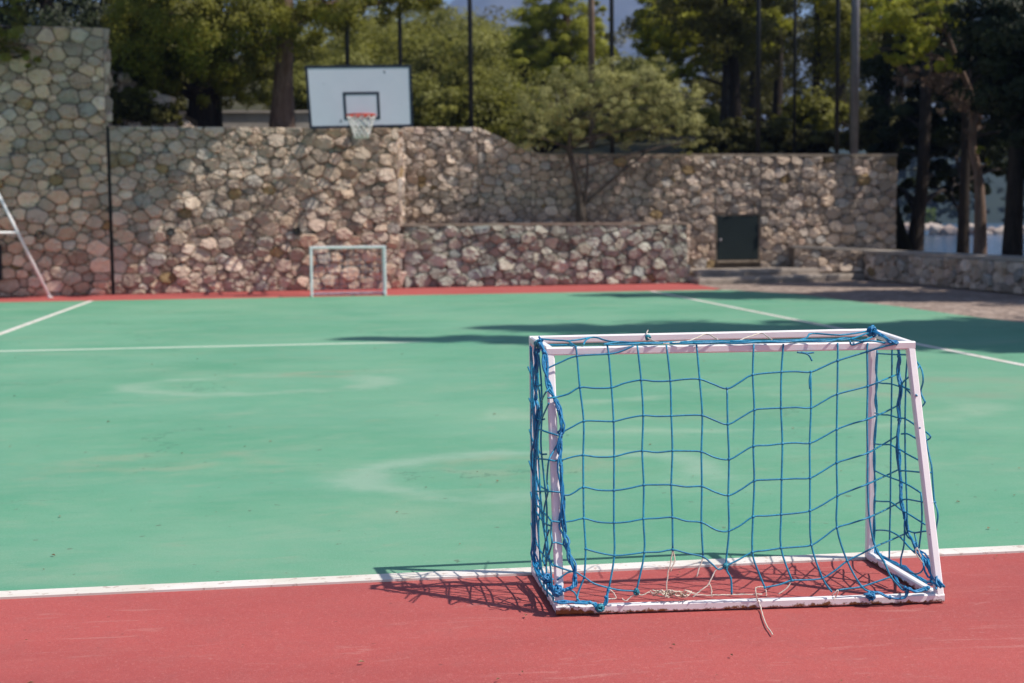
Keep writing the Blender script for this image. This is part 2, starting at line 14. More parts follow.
KNOTS = [[0.9042,4.7725,0.8348],[1.0136,4.7674,0.8396],[0.907,4.7395,0.7302],[1.0157,4.732,0.7275],[1.1195,4.733,0.7508],[1.2202,4.7254,0.7459],[1.3223,4.7203,0.7497],[1.4151,4.7042,0.7162],[1.509,4.7124,0.7606],[1.6101,4.7088,0.7685],[1.7128,4.7019,0.7666],[1.8125,4.7074,0.8033],[1.9198,4.7098,0.8317],[0.9129,4.704,0.6184],[1.015,4.6971,0.6162],[1.1178,4.6962,0.6332],[1.2143,4.6891,0.6296],[1.3213,4.6825,0.629],[1.4065,4.6675,0.5978],[1.5032,4.676,0.6435],[1.5968,4.6718,0.6483],[1.7018,4.665,0.6471],[1.7988,4.6727,0.6904],[1.9086,4.6737,0.7148],[0.9039,4.6697,0.5077],[1.0085,4.6614,0.5014],[1.1055,4.6605,0.5174],[1.2088,4.6535,0.5151],[1.308,4.6459,0.51],[1.4006,4.6317,0.4827],[1.4884,4.6394,0.5243],[1.59,4.6352,0.5306],[1.685,4.6292,0.5298],[1.784,4.6368,0.5733],[1.894,4.64,0.6046],[0.8977,4.6377,0.4048],[1.0,4.6275,0.392],[1.1025,4.6259,0.4066],[1.1961,4.6198,0.4053],[1.3,4.6109,0.3973],[1.3877,4.5959,0.3664],[1.4812,4.6042,0.4108],[1.5757,4.5995,0.4144],[1.6742,4.594,0.416],[1.7718,4.603,0.4634],[1.8838,4.6055,0.4931],[0.8927,4.6066,0.3049],[0.9926,4.5953,0.2883],[1.0929,4.5923,0.2981],[1.1914,4.5872,0.301],[1.2884,4.5754,0.2822],[1.3798,4.5605,0.2523],[1.4658,4.5689,0.2955],[1.563,4.5644,0.3001],[1.6632,4.5612,0.3095],[1.7625,4.5698,0.3559],[1.8719,4.5744,0.3917],[0.892,4.5764,0.2086],[0.9866,4.5634,0.1855],[1.0879,4.5593,0.1922],[1.1841,4.5552,0.1977],[1.2848,4.5413,0.1728],[1.3596,4.5269,0.1416],[1.4531,4.5342,0.1827],[1.5517,4.5313,0.1928],[1.6566,4.5272,0.1998],[1.75,4.5383,0.2534],[1.8656,4.5409,0.2839],[0.8821,4.549,0.1194],[0.9616,4.533,0.0839],[1.0522,4.5237,0.0719],[1.4842,4.4969,0.0702],[1.5786,4.4973,0.0899],[1.6835,4.4922,0.0938],[1.7738,4.5031,0.1459],[1.8741,4.5104,0.1885],[1.8144,4.4746,0.0631],[1.9184,4.4772,0.0915]]

SUN, SKY, EXPO, FSTOP, HAZE = 5.0, .095, 0.26, 3.5, .00030


# ------------------------------------------------------------------ helpers
class MB:
    """collects simple shapes and links them as one mesh object"""
    def __init__(self):
        self.v = []; self.f = []; self.m = []; self.c = []
    def add(self, vs, fs, mi=0, col=None):
        o = len(self.v); self.v += [tuple(p) for p in vs]
        for f in fs:
            self.f.append(tuple(i + o for i in f)); self.m.append(mi); self.c.append(col)
    def box(self, x0, x1, y0, y1, z0, z1, mi=0):
        self.add([(x0,y0,z0),(x1,y0,z0),(x1,y1,z0),(x0,y1,z0),(x0,y0,z1),(x1,y0,z1),(x1,y1,z1),(x0,y1,z1)],
                 [(0,3,2,1),(4,5,6,7),(0,1,5,4),(1,2,6,5),(2,3,7,6),(3,0,4,7)], mi)
    def prism(self, poly, z0, z1, mi=0):
        n = len(poly)
        self.add([(x,y,z0) for x,y in poly] + [(x,y,z1) for x,y in poly],
                 [tuple(range(n-1,-1,-1)), tuple(range(n,2*n))] + [(i,(i+1)%n,n+(i+1)%n,n+i) for i in range(n)], mi)
    def beam(self, a, b, w, d=None, up=(0,0,1), bev=.16, mi=0):
        """square tube with chamfered corners from a to b"""
        d = d or w; a = Vector(a); b = Vector(b); t = (b-a).normalized(); up = Vector(up)
        if abs(t.dot(up)) > .95: up = Vector((0,1,0))
        s = t.cross(up).normalized(); u = s.cross(t)
        w2, d2, c = w/2, d/2, min(w,d)*bev
        prof = [(-w2+c,-d2),(w2-c,-d2),(w2,-d2+c),(w2,d2-c),(w2-c,d2),(-w2+c,d2),(-w2,d2-c),(-w2,-d2+c)]
        vs = [a+s*x+u*y for x,y in prof] + [b+s*x+u*y for x,y in prof]
        n = 8
        self.add(vs, [tuple(range(n-1,-1,-1)), tuple(range(n,2*n))] + [(i,(i+1)%n,n+(i+1)%n,n+i) for i in range(n)], mi)
    def tube(self, pts, r, n=6, mi=0, cap=True):
        pts = [Vector(p) for p in pts]; m = len(pts)
        rs = r if isinstance(r, (list, tuple)) else [r]*m
        vs = []; prev = None
        for i, p in enumerate(pts):
            t = (pts[min(i+1,m-1)] - pts[max(i-1,0)])
            t = t.normalized() if t.length > 1e-9 else Vector((0,0,1))
            if prev is None:
                s = t.orthogonal().normalized()
            else:
                s = prev - t*prev.dot(t); s = s.normalized() if s.length > 1e-6 else t.orthogonal().normalized()
            prev = s; u = t.cross(s)
            for k in range(n):
                a = 2*math.pi*k/n; vs.append(p + (s*math.cos(a)+u*math.sin(a))*rs[i])
        fs = [(i*n+k, i*n+(k+1)%n, (i+1)*n+(k+1)%n, (i+1)*n+k) for i in range(m-1) for k in range(n)]
        if cap: fs += [tuple(range(n-1,-1,-1)), tuple(range((m-1)*n, m*n))]
        self.add(vs, fs, mi)
    def ball(self, c, r, jit=0., mi=0, sub=1, sc=(1,1,1)):
        bm = bmesh.new(); bmesh.ops.create_icosphere(bm, subdivisions=sub, radius=1)
        vs = []
        for v in bm.verts:
            k = r*(1+random.uniform(-jit,jit)); vs.append((c[0]+v.co.x*k*sc[0], c[1]+v.co.y*k*sc[1], c[2]+v.co.z*k*sc[2]))
        bm.verts.index_update(); fs = [tuple(v.index for v in f.verts) for f in bm.faces]; bm.free()
        self.add(vs, fs, mi)
    def build(self, name, mats, parent=None, smooth=False, loc=None):
        me = bpy.data.meshes.new(name)
        vs = self.v
        if loc is not None: vs = [(x-loc[0],y-loc[1],z-loc[2]) for x,y,z in vs]
        me.from_pydata(vs, [], self.f)
        for m in (mats if isinstance(mats,(list,tuple)) else [mats]): me.materials.append(m)
        me.polygons.foreach_set('material_index', self.m)
        if smooth: me.polygons.foreach_set('use_smooth', [True]*len(self.f))
        if any(c is not None for c in self.c):
            at = me.color_attributes.new('Col','FLOAT_COLOR','CORNER'); buf = []
            for f, c in zip(self.f, self.c):
                c = c or (.2,.18,.15); buf += [c[0],c[1],c[2],1.0]*len(f)
            at.data.foreach_set('color', buf)
        me.update()
        o = bpy.data.objects.new(name, me); COL.objects.link(o)
        if loc is not None: o.location = loc
        if parent is not None: child(o, parent)
        return o

def child(o, parent):
    """parent o without moving it"""
    o.parent = parent
    bpy.context.view_layer.update()
    o.matrix_parent_inverse = Matrix.Translation(parent.location).inverted() if parent.rotation_euler.z == 0 else parent.matrix_basis.inverted()

def tag(o, label=None, cat=None, group=None, kind=None):
    if label: o['label'] = label
    if cat: o['category'] = cat
    if group: o['group'] = group
    if kind: o['kind'] = kind
    return o

def empty(name, loc, label, cat, group=None):
    o = bpy.data.objects.new(name, None); COL.objects.link(o); o.location = loc
    o.empty_display_size = .2
    return tag(o, label, cat, group)

def smooth_line(pts, k=3):
    """Catmull-Rom through the points"""
    P = [Vector(p) for p in pts]
    if len(P) < 3: return P
    out = []
    for i in range(len(P)-1):
        p0, p1, p2, p3 = P[max(i-1,0)], P[i], P[i+1], P[min(i+2,len(P)-1)]
        for j in range(k):
            t = j/k
            out.append(.5*((2*p1)+(p2-p0)*t+(2*p0-5*p1+4*p2-p3)*t*t+(3*p1-p0-3*p2+p3)*t**3))
    out.append(P[-1]); return out

def site(px, Y):
    """ground position X of a bearing from the viewpoint, at distance Y"""
    a = (px-512)/1422.2
    return Y*(.1405+.9898*a)/(.9864-.1419*a)
def lift(px, py, Y):
    """height above ground of a sight line at distance Y"""
    return 1.3 + Y*((220.5-.0102*(px-512)) - py)/1422.2*1.01

# ------------------------------------------------------------------ materials
class NT:
    def __init__(self, name):
        self.mat = bpy.data.materials.new(name); self.mat.use_nodes = True
        self.t = self.mat.node_tree; self.n = self.t.nodes; self.l = self.t.links
        self.bsdf = self.n['Principled BSDF']
        self.tc = self.n.new('ShaderNodeTexCoord')
        self.obj = self.tc.outputs['Object']
    def lk(self, a, b): self.l.new(a, b); return a
    def val(self, sock, v):
        if isinstance(v, bpy.types.NodeSocket): self.l.new(v, sock)
        else: sock.default_value = v
    def noise(self, scale, detail=4, rough=.55, vec=None, stretch=None, out='Fac', dist=0.):
        nd = self.n.new('ShaderNodeTexNoise'); nd.inputs['Scale'].default_value = scale
        nd.inputs['Detail'].default_value = detail; nd.inputs['Roughness'].default_value = rough
        nd.inputs['Distortion'].default_value = dist
        v = vec or self.obj
        if stretch:
            mp = self.n.new('ShaderNodeMapping'); mp.inputs['Scale'].default_value = stretch; self.l.new(v, mp.inputs['Vector']); v = mp.outputs['Vector']
        self.l.new(v, nd.inputs['Vector']); return nd.outputs[out]
    def math(self, op, a, b=0., c=None):
        nd = self.n.new('ShaderNodeMath'); nd.operation = op; self.val(nd.inputs[0], a); self.val(nd.inputs[1], b)
        if c is not None: self.val(nd.inputs[2], c)
        return nd.outputs[0]
    def ramp(self, fac, lo, hi, a=0., b=1., smooth=True):
        nd = self.n.new('ShaderNodeMapRange'); nd.interpolation_type = 'SMOOTHSTEP' if smooth else 'LINEAR'
        self.val(nd.inputs['Value'], fac); nd.inputs['From Min'].default_value = lo; nd.inputs['From Max'].default_value = hi
        nd.inputs['To Min'].default_value = a; nd.inputs['To Max'].default_value = b
        return nd.outputs['Result']
    def mix(self, fac, a, b, mode='MIX'):
        nd = self.n.new('ShaderNodeMix'); nd.data_type = 'RGBA'; nd.blend_type = mode
        self.val(nd.inputs['Factor'], fac)
        for s, v in ((nd.inputs['A'], a), (nd.inputs['B'], b)):
            if isinstance(v, bpy.types.NodeSocket): self.l.new(v, s)
            else: s.default_value = (*v, 1) if len(v) == 3 else v
        return nd.outputs['Result']
    def sep(self, vec=None):
        nd = self.n.new('ShaderNodeSeparateXYZ'); self.l.new(vec or self.obj, nd.inputs[0]); return nd.outputs
    def bump(self, h, strength=.3, dist=.01):
        nd = self.n.new('ShaderNodeBump'); nd.inputs['Strength'].default_value = strength; nd.inputs['Distance'].default_value = dist
        self.l.new(h, nd.inputs['Height']); self.l.new(nd.outputs[0], self.bsdf.inputs['Normal'])
    def done(self, color, rough=.7, metal=0., spec=.4):
        if isinstance(color, bpy.types.NodeSocket): self.l.new(color, self.bsdf.inputs['Base Color'])
        else: self.bsdf.inputs['Base Color'].default_value = (*color, 1)
        self.val(self.bsdf.inputs['Roughness'], rough); self.bsdf.inputs['Metallic'].default_value = metal
        self.bsdf.inputs['Specular IOR Level'].default_value = spec
        return self.mat

def mat_green():
    t = NT('green_court_paint')
    c = t.mix(t.ramp(t.noise(.55, 5, .6, stretch=(.8,1.2,1)), .3, .7), (0.092,0.304,0.180), (0.136,0.345,0.222))
    c = t.mix(t.ramp(t.noise(.30, 5, .62), .42, .66, 0, .65), c, (0.174,0.363,0.238))
    c = t.mix(t.ramp(t.noise(.42, 5, .65, vec=None, stretch=(1.1,.9,1), dist=.5), .55, .72, 0, .6), c, (0.075,0.282,0.180))
    # greyish scrubbed streaks
    c = t.mix(t.ramp(t.noise(.9, 7, .72, stretch=(.6,1.4,1), dist=.4), .50, .72, 0, .60), c, (0.246,0.370,0.255))
    c = t.mix(t.ramp(t.noise(1.3, 7, .7, stretch=(.6,1.3,1), dist=.7), .60, .76, 0, .55), c, (0.273,0.317,0.202))
    wob = t.noise(2.6, 5, .62, out='Color')
    def ring(cx, cy, rx, ry, w, col, amt, noise_scale):
        nonlocal c
        mp = t.n.new('ShaderNodeMapping'); mp.inputs['Location'].default_value = (-cx/rx-.28/rx, -cy/ry-.28/ry, 0); mp.inputs['Scale'].default_value = (1/rx,1/ry,1)
        ad = t.n.new('ShaderNodeVectorMath'); ad.operation = 'MULTIPLY_ADD'; t.l.new(wob, ad.inputs[0]); ad.inputs[1].default_value = (.55,.55,0); t.l.new(t.obj, ad.inputs[2])
        t.l.new(ad.outputs[0], mp.inputs['Vector'])
        xy = t.sep(mp.outputs['Vector'])
        d = t.math('SQRT', t.math('ADD', t.math('MULTIPLY', xy[0], xy[0]), t.math('MULTIPLY', xy[1], xy[1])))
        band = t.math('SUBTRACT', 1.0, t.ramp(t.math('ABSOLUTE', t.math('SUBTRACT', d, 1.0)), 0.0, w))
        m = t.math('MULTIPLY', band, t.ramp(t.noise(noise_scale, 4, .6), .36, .62, 0, amt))
        c = t.mix(m, c, col)
        inside = t.math('MULTIPLY', t.ramp(d, .95, .4), t.ramp(t.noise(noise_scale*1.7, 5, .65), .42, .7, 0, amt*.5))
        c = t.mix(inside, c, (0.211,0.290,0.185))
    ring(1.15, 7.2, .92, .62, .30, (0.317,0.440,0.343), .60, 1.1)
    ring(-.45, 11.6, 1.0, .62, .30, (0.299,0.422,0.317), .60, 1.2)
    ring(-.9, 7.9, .55, .22, .6, (0.255,0.330,0.222), .6, 1.6)
    ring(.15, 12.3, .3, .22, .7, (0.25,0.31,0.21), .75, 2.0)
    ring(1.1, 7.45, .4, .25, .7, (0.25,0.325,0.22), .6, 2.4)
    ring(4.9, 10.2, .9, .5, .6, (0.220,0.299,0.211), .8, 1.5)
    ring(2.9, 9.2, 1.6, .9, .2, (0.317,0.431,0.317), .5, 1.2)
    c = t.mix(t.ramp(t.noise(3.2, 6, .72, stretch=(.55,1.2,1), dist=.5), .56, .72, 0, .42), c, (0.264,0.330,0.233))
    c = t.mix(t.ramp(t.noise(6.5, 6, .75, stretch=(.5,1.2,1)), .58, .72, 0, .40), c, (0.066,0.264,0.172))
    # thin wandering hairlines and scuffs
    wv = t.n.new('ShaderNodeTexVoronoi'); wv.feature = 'DISTANCE_TO_EDGE'; wv.inputs['Scale'].default_value = .22
    ad2 = t.n.new('ShaderNodeVectorMath'); ad2.operation = 'MULTIPLY_ADD'; t.l.new(wob, ad2.inputs[0]); ad2.inputs[1].default_value = (1.2,1.2,0); t.l.new(t.obj, ad2.inputs[2]); t.l.new(ad2.outputs[0], wv.inputs['Vector'])
    crack = t.math('MULTIPLY', t.ramp(wv.outputs['Distance'], .0035, .0010), t.ramp(t.noise(.8, 3), .45, .6))
    c = t.mix(t.math('MULTIPLY', crack, .55), c, (0.053,0.150,0.097))
    sc = t.math('MULTIPLY', t.ramp(t.noise(5, 5, .7, stretch=(.25,3.2,1), dist=1.2), .66, .72), t.ramp(t.noise(.7, 3), .5, .65))
    c = t.mix(t.math('MULTIPLY', sc, .4), c, (0.317,0.440,0.343))
    c = t.mix(t.math('MULTIPLY', t.ramp(t.noise(2.1, 7, .75), .62, .70), .5), c, (0.229,0.304,0.207))
    # peeled specks
    c = t.mix(t.ramp(t.noise(16, 3, .5), .70, .73, 0, .6), c, (0.079,0.066,0.048))
    c = t.mix(t.ramp(t.noise(42, 2, .5), .70, .75, 0, .30), c, (0.088,0.176,0.123))
    c = t.mix(t.ramp(t.noise(60, 3, .6), .55, .75, 0, .16), c, (0.317,0.458,0.370))
    c = t.mix(t.ramp(t.noise(7, 6, .75, stretch=(.6,1.3,1)), .42, .66, 0, .30), c, (0.216,0.352,0.251))
    c = t.mix(t.ramp(t.noise(130, 4, .7), .50, .66, 0, .35), c, (0.079,0.238,0.141))
    c = t.mix(t.ramp(t.noise(95, 4, .7), .54, .68, 0, .30), c, (0.299,0.493,0.370))
    t.bump(t.noise(160, 4, .7), .45, .004)
    return t.done(c, t.ramp(t.noise(.6, 4), .3, .7, .62, .82), 0, .3)

def mat_red():
    t = NT('red_court_paint')
    c = t.mix(t.ramp(t.noise(.9, 6, .62, stretch=(.6,1.6,1)), .3, .7), (0.365,0.076,0.070), (0.440,0.094,0.085))
    c = t.mix(t.ramp(t.noise(2.2, 6, .7, stretch=(.5,1.4,1)), .55, .8, 0, .55), c, (0.458,0.141,0.123))
    c = t.mix(t.ramp(t.noise(1.4, 5, .7), .60, .8, 0, .4), c, (0.308,0.062,0.062))
    c = t.mix(t.ramp(t.noise(24, 3, .55), .70, .76, 0, .55), c, (0.528,0.229,0.194))
    c = t.mix(t.ramp(t.noise(37, 2, .5), .72, .76, 0, .6), c, (0.176,0.053,0.044))
    c = t.mix(t.ramp(t.noise(90, 3, .6), .5, .75, 0, .22), c, (0.528,0.185,0.167))
    c = t.mix(t.ramp(t.noise(8, 6, .75), .45, .68, 0, .35), c, (0.352,0.106,0.097))
    c = t.mix(t.ramp(t.noise(.5, 6, .7, dist=.5), .52, .70, 0, .55), c, (0.317,0.072,0.070))
    sc = t.math('MULTIPLY', t.ramp(t.noise(6, 5, .7, stretch=(.35,2.4,1), dist=1.5), .58, .66), t.ramp(t.noise(1.1, 3), .44, .58))
    c = t.mix(t.math('MULTIPLY', sc, .5), c, (0.510,0.229,0.202))
    c = t.mix(t.ramp(t.noise(150, 4, .7), .50, .66, 0, .40), c, (0.290,0.048,0.046))
    c = t.mix(t.ramp(t.noise(110, 4, .7), .55, .68, 0, .40), c, (0.598,0.220,0.194))
    t.bump(t.noise(170, 4, .7), .5, .004)
    return t.done(c, .7, 0, .3)

def mat_line(worn=.5):
    t = NT('white_line_paint')
    c = t.mix(t.ramp(t.noise(3, 5, .6), .35, .75), (.74,.70,.66), (.62,.58,.50))
    c = t.mix(t.ramp(t.noise(5, 6, .7, stretch=(.5,1,1)), .55, .68, 0, worn), c, (.50,.38,.26))
    c = t.mix(t.ramp(t.noise(22, 4, .6), .58, .64, 0, .55), c, (.36,.25,.20))
    return t.done(c, .7, 0, .3)

def mat_oldline():
    t = NT('worn_line_paint')
    xyz = t.sep()
    m = t.ramp(t.noise(4.5, 5, .65), .54, .66, 0, .55)
    edge = t.ramp(t.math('ADD', xyz[0], t.math('MULTIPLY', t.noise(3, 4), .8)), 1.35, 1.75)
    m = t.math('MAXIMUM', m, edge)
    c = t.mix(m, (.52,.62,.50), (.17,.41,.28))
    return t.done(c, .75, 0, .3)

def mat_paint_steel(name, rust=.35, base=(.86,.85,.86)):
    t = NT(name); xyz = t.sep()
    c = t.mix(t.ramp(t.noise(9, 5, .6), .4, .75, 0, .5), base, (.76,.72,.73))
    n = t.noise(26, 6, .7); n2 = t.noise(70, 4, .6)
    low = t.ramp(xyz[2], .004, .020, 1, 0)
    m1 = t.ramp(t.math('ADD', n, t.math('MULTIPLY', low, .20)), .66, .74, 0, 1)
    if rust > .9:
        end = t.math('MULTIPLY', t.ramp(xyz[0], .81, .93, .12, 0), t.ramp(xyz[1], 4.53, 4.56, 1, 0))
        m1 = t.ramp(t.math('ADD', t.math('ADD', n, end), t.math('MULTIPLY', low, .20)), .62, .74, 0, 1)
    m2 = t.math('MULTIPLY', t.ramp(n2, .70, .74), rust)
    rc = t.mix(t.noise(50, 4), (.10,.035,.014), (.32,.14,.045))
    c = t.mix(t.math('MAXIMUM', t.math('MULTIPLY', m1, min(1, rust*2)), m2), c, rc)
    t.bump(n2, .15, .002)
    return t.done(c, t.ramp(m1, 0, 1, .42, .85), 0, .45)

def mat_rust_end():
    t = NT('rusty_steel')
    m = t.ramp(t.noise(14, 6, .7), .40, .55)
    c = t.mix(t.noise(30, 5, .7), (.16,.05,.02), (.42,.22,.07))
    c = t.mix(m, (.74,.70,.62), c)
    t.bump(t.noise(60, 4), .4, .003)
    return t.done(c, .8)

def mat_cord(name, a, b):
    t = NT(name)
    c = t.mix(t.ramp(t.noise(14, 4, .6), .3, .7), a, b)
    c = t.mix(t.ramp(t.noise(160, 2, .5, stretch=(1,1,1)), .45, .65, 0, .5), c, tuple(x*.55 for x in a))
    t.bump(t.noise(420, 2, .5), .6, .002)
    return t.done(c, .42, 0, .5)

def mat_plain(name, a, b=None, scale=4, rough=.75, metal=0., bump=.2, bscale=30, bd=.01, spec=.35):
    t = NT(name)
    c = a if b is None else t.mix(t.ramp(t.noise(scale, 6, .62), .3, .7), a, b)
    if bump: t.bump(t.noise(bscale, 4, .6), bump, bd)
    return t.done(c, rough, metal, spec)

def mat_stone():
    t = NT('rubble_stone')
    at = t.n.new('ShaderNodeAttribute'); at.attribute_name = 'Col'
    c = at.outputs['Color']
    c = t.mix(t.ramp(t.noise(7, 6, .68), .36, .74, 0, .6), c, t.mix(1., c, (.74,.70,.66), 'MULTIPLY'))
    c = t.mix(t.ramp(t.noise(3.1, 5, .65), .54, .75, 0, .55), c, (.52,.48,.44))
    c = t.mix(t.ramp(t.noise(1.1, 5, .7), .62, .76, 0, .38), c, (.38,.25,.12))
    c = t.mix(t.ramp(t.noise(15, 5, .7), .66, .78, 0, .4), c, (.12,.105,.09))
    t.bump(t.noise(13, 7, .7), .9, .05)
    return t.done(c, .9, 0, .2)

def mat_leaf(name, a, b, trans=.35, tip=None):
    t = NT(name)
    g = t.n.new('ShaderNodeNewGeometry')
    c = t.mix(g.outputs['Random Per Island'], a, b)
    c = t.mix(t.ramp(t.noise(.9, 3, .6), .42, .68, 0, .7), c, tip or tuple(min(1,x*1.5) for x in b))
    t.l.new(c, t.bsdf.inputs['Base Color']); t.bsdf.inputs['Roughness'].default_value = .55
    t.bsdf.inputs['Specular IOR Level'].default_value = .25
    tr = t.n.new('ShaderNodeBsdfTranslucent'); t.l.new(t.mix(.5, c, (.35,.40,.06), 'MIX') if False else c, tr.inputs['Color'])
    mx = t.n.new('ShaderNodeMixShader'); mx.inputs[0].default_value = trans
    t.l.new(t.bsdf.outputs[0], mx.inputs[1]); t.l.new(tr.outputs[0], mx.inputs[2])
    t.l.new(mx.outputs[0], t.n['Material Output'].inputs['Surface'])
    return t.mat

def mat_bark(name, a, b):
    t = NT(name)
    c = t.mix(t.ramp(t.noise(6, 6, .7, stretch=(2,2,.4)), .3, .7), a, b)
    t.bump(t.noise(9, 6, .7, stretch=(2.5,2.5,.35)), 1., .05)
    return t.done(c, .9, 0, .2)

def mat_gravel():
    t = NT('gravel')
    vo = t.n.new('ShaderNodeTexVoronoi'); vo.inputs['Scale'].default_value = 9; t.l.new(t.obj, vo.inputs['Vector'])
    g = t.n.new('ShaderNodeSeparateColor'); t.l.new(vo.outputs['Color'], g.inputs[0])
    c = t.mix(g.outputs[0], (.22,.17,.145), (.40,.32,.275))
    c = t.mix(t.ramp(t.noise(.9, 6, .65), .4, .7, 0, .6), c, (.20,.15,.125))
    c = t.mix(t.ramp(t.noise(5, 5, .65), .6, .75, 0, .6), c, (.12,.09,.06))
    t.bump(t.math('ADD', vo.outputs['Distance'], t.noise(3, 5)), .9, .05)
    return t.done(c, .95, 0, .15)

def mat_water():
    t = NT('sea_water')
    t.bump(t.noise(.9, 5, .6, stretch=(.6,1.6,1)), .35, .25)
    return t.done((.035,.085,.16), .12, 0, .5)

GREEN = mat_green(); RED = mat_red(); LINE = mat_line(.45); LINE2 = mat_line(.3); OLDLINE = mat_oldline()
STEEL = mat_paint_steel('white_painted_steel', .5); STEEL_RUST = mat_paint_steel('chipped_white_steel', .95)
RUST = mat_rust_end()
CORD = mat_cord('blue_net_cord', (.007,.20,.38), (.014,.31,.50)); CORD_B = mat_cord('bright_blue_cord', (.008,.17,.42), (.016,.28,.52)); CORD_T = mat_cord('teal_rope', (.015,.21,.30), (.03,.30,.38))
WHITE_CORD = mat_cord('pale_twine', (.70,.60,.48), (.80,.74,.66))
STONE = mat_stone(); MORTAR = mat_plain('wall_mortar', (.13,.105,.088), (.21,.175,.145), 3, .95, 0, .6, 18, .03)
CONCRETE = mat_plain('concrete', (.34,.30,.265), (.46,.41,.36), 2.2, .9, 0, .4, 14, .01)
LEDGE = mat_plain('rough_ledge_stone', (.26,.22,.19), (.40,.345,.30), 2.6, .95, 0, .7, 9, .03)
COPING = mat_plain('mortar_coping', (.25,.20,.155), (.36,.30,.24), 2.5, .9, 0, .6, 10, .03)
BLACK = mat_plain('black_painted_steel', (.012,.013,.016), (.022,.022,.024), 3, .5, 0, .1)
GREYPOLE = mat_plain('galvanised_steel', (.19,.18,.20), (.25,.24,.27), 3, .55, .2, .1)
WOODPOLE = mat_plain('weathered_wood', (.24,.16,.115), (.33,.24,.18), 5, .85, 0, .4)
DOOR = mat_plain('dark_green_door_paint', (.010,.020,.022), (.016,.028,.030), 2, .55, 0, .15)
BOARD = mat_plain('white_board_paint', (.57,.58,.67), (.62,.62,.71), 1.5, .5, 0, .05)
DARKBLUE = mat_plain('dark_blue_tape', (.012,.018,.035), None, rough=.6, bump=0)
RIM = mat_plain('orange_red_paint', (.62,.07,.03), (.50,.06,.03), 8, .5, 0, .1)
HOOPNET = mat_plain('white_hoop_cord', (.84,.80,.78), None, rough=.8, bump=0)
SOIL = mat_plain('dry_soil', (.12,.085,.055), (.19,.14,.09), 1.5, .95, 0, .7, 6, .08)
SLOPE = mat_plain('scrub_slope_soil', (.035,.036,.016), (.06,.055,.028), .5, .95, 0, .8, 3, .2)
GRAVEL = mat_gravel(); WATER = mat_water()
BARK_D = mat_bark('dark_bark', (.028,.022,.018), (.060,.046,.038)); BARK_P = mat_bark('pine_bark', (.15,.095,.07), (.27,.19,.15))
BARK_O = mat_bark('olive_bark', (.075,.058,.046), (.17,.14,.115))
LEAF_PINE = mat_leaf('pine_needles', (.235,.26,.028), (.36,.36,.045), .5)
LEAF_CYP = mat_leaf('cypress_foliage', (.115,.122,.018), (.21,.205,.030), .45)
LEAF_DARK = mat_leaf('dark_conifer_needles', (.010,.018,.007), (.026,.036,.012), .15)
LEAF_OLIVE = mat_leaf('olive_leaves', (.235,.24,.085), (.38,.37,.15), .45)
LEAF_SCRUB = mat_leaf('scrub_leaves', (.155,.165,.032), (.25,.245,.056), .45)
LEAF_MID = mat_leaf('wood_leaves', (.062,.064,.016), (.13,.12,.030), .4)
LEAF_DEAD = mat_leaf('dry_twigs', (.11,.070,.050), (.20,.135,.10), .1)
LEAF_BRIGHT = mat_leaf('bright_leaves', (.10,.16,.025), (.17,.23,.045), .35)
ROCKM = STONE
# ------------------------------------------------------------------ setting: ground, court, sea, hills
def sheet(name, poly, z, mat, kind='structure'):
    m = MB(); m.prism(poly, z-.012, z)
    return tag(m.build(name, mat), kind=kind)

def hash2(x, y): return math.sin(x*1.7+math.sin(y*1.3)*1.9)*.5 + math.sin(y*2.1+math.cos(x*.9)*2.2)*.5

# low ground with the shore on the right
xs = [-60,-40,-25,-15,-8,0,6,11.9,12.6,14,16,18,21,25,30,40]
ys = [-30,-18,-8,0,8,14,20,24,29.5,34,40,50,60]
m = MB(); vs = []
for y in ys:
    for x in xs:
        z = -.03 if x < 12 else -.03 - (x-12)*.055 - max(0,(x-18))*.12
        vs.append((x,y,z))
n = len(xs)
m.add(vs, [(j*n+i, j*n+i+1, (j+1)*n+i+1, (j+1)*n+i) for j in range(len(ys)-1) for i in range(n-1)])
tag(m.build('ground', SOIL, smooth=True), kind='structure')

sheet('gravel', [(6.2,4),(12.2,4),(12.2,29.2),(6.4,29.2)], -.016, GRAVEL)
m = MB()
m.add([(-14,-8,-.004),(8.9,-8,-.004),(8.9,5.20,-.004),(-14,5.20,-.004)], [(0,1,2,3)])
m.add([(-14,25.0,-.004),(7.2,25.0,-.004),(7.58,25.6,-.004),(7.62,28.3,-.004),(-14,28.3,-.004)], [(0,1,2,3,4)])
tag(m.build('court_apron', RED), kind='structure')
edge = [(8.75,5.14),(8.68,12),(8.62,16.2),(8.47,17.6),(8.43,19.4),(8.30,21.4),(8.26,23.0),(8.02,24.1),(7.62,24.85),(7.15,25.17)]
edge = [(x+.05*hash2(i*3.1,i), y) for i,(x,y) in enumerate(edge)]
sheet('court_surface', [(-14,5.14)] + edge + [(-14,25.17)], 0., GREEN)
sheet('court_line', [(-14,5.092),(9,5.092),(9,5.181),(-14,5.181)], .004, LINE)
sheet('court_line', [(-3.735,5.182),(-3.655,5.182),(-3.655,25.10),(-3.735,25.10)], .004, LINE2)
sheet('court_line', [(6.088,5.182),(6.168,5.182),(6.168,25.10),(6.088,25.10)], .004, LINE2)
sheet('court_line', [(-3.654,15.24),(2.1,15.24),(2.1,15.36),(-3.654,15.36)], .004, OLDLINE)

m = MB(); m.add([(-2900,-450,-1.6),(2900,-450,-1.6),(2900,2900,-1.6),(-2900,2900,-1.6)], [(0,1,2,3)]); tag(m.build('sea', WATER), kind='structure')

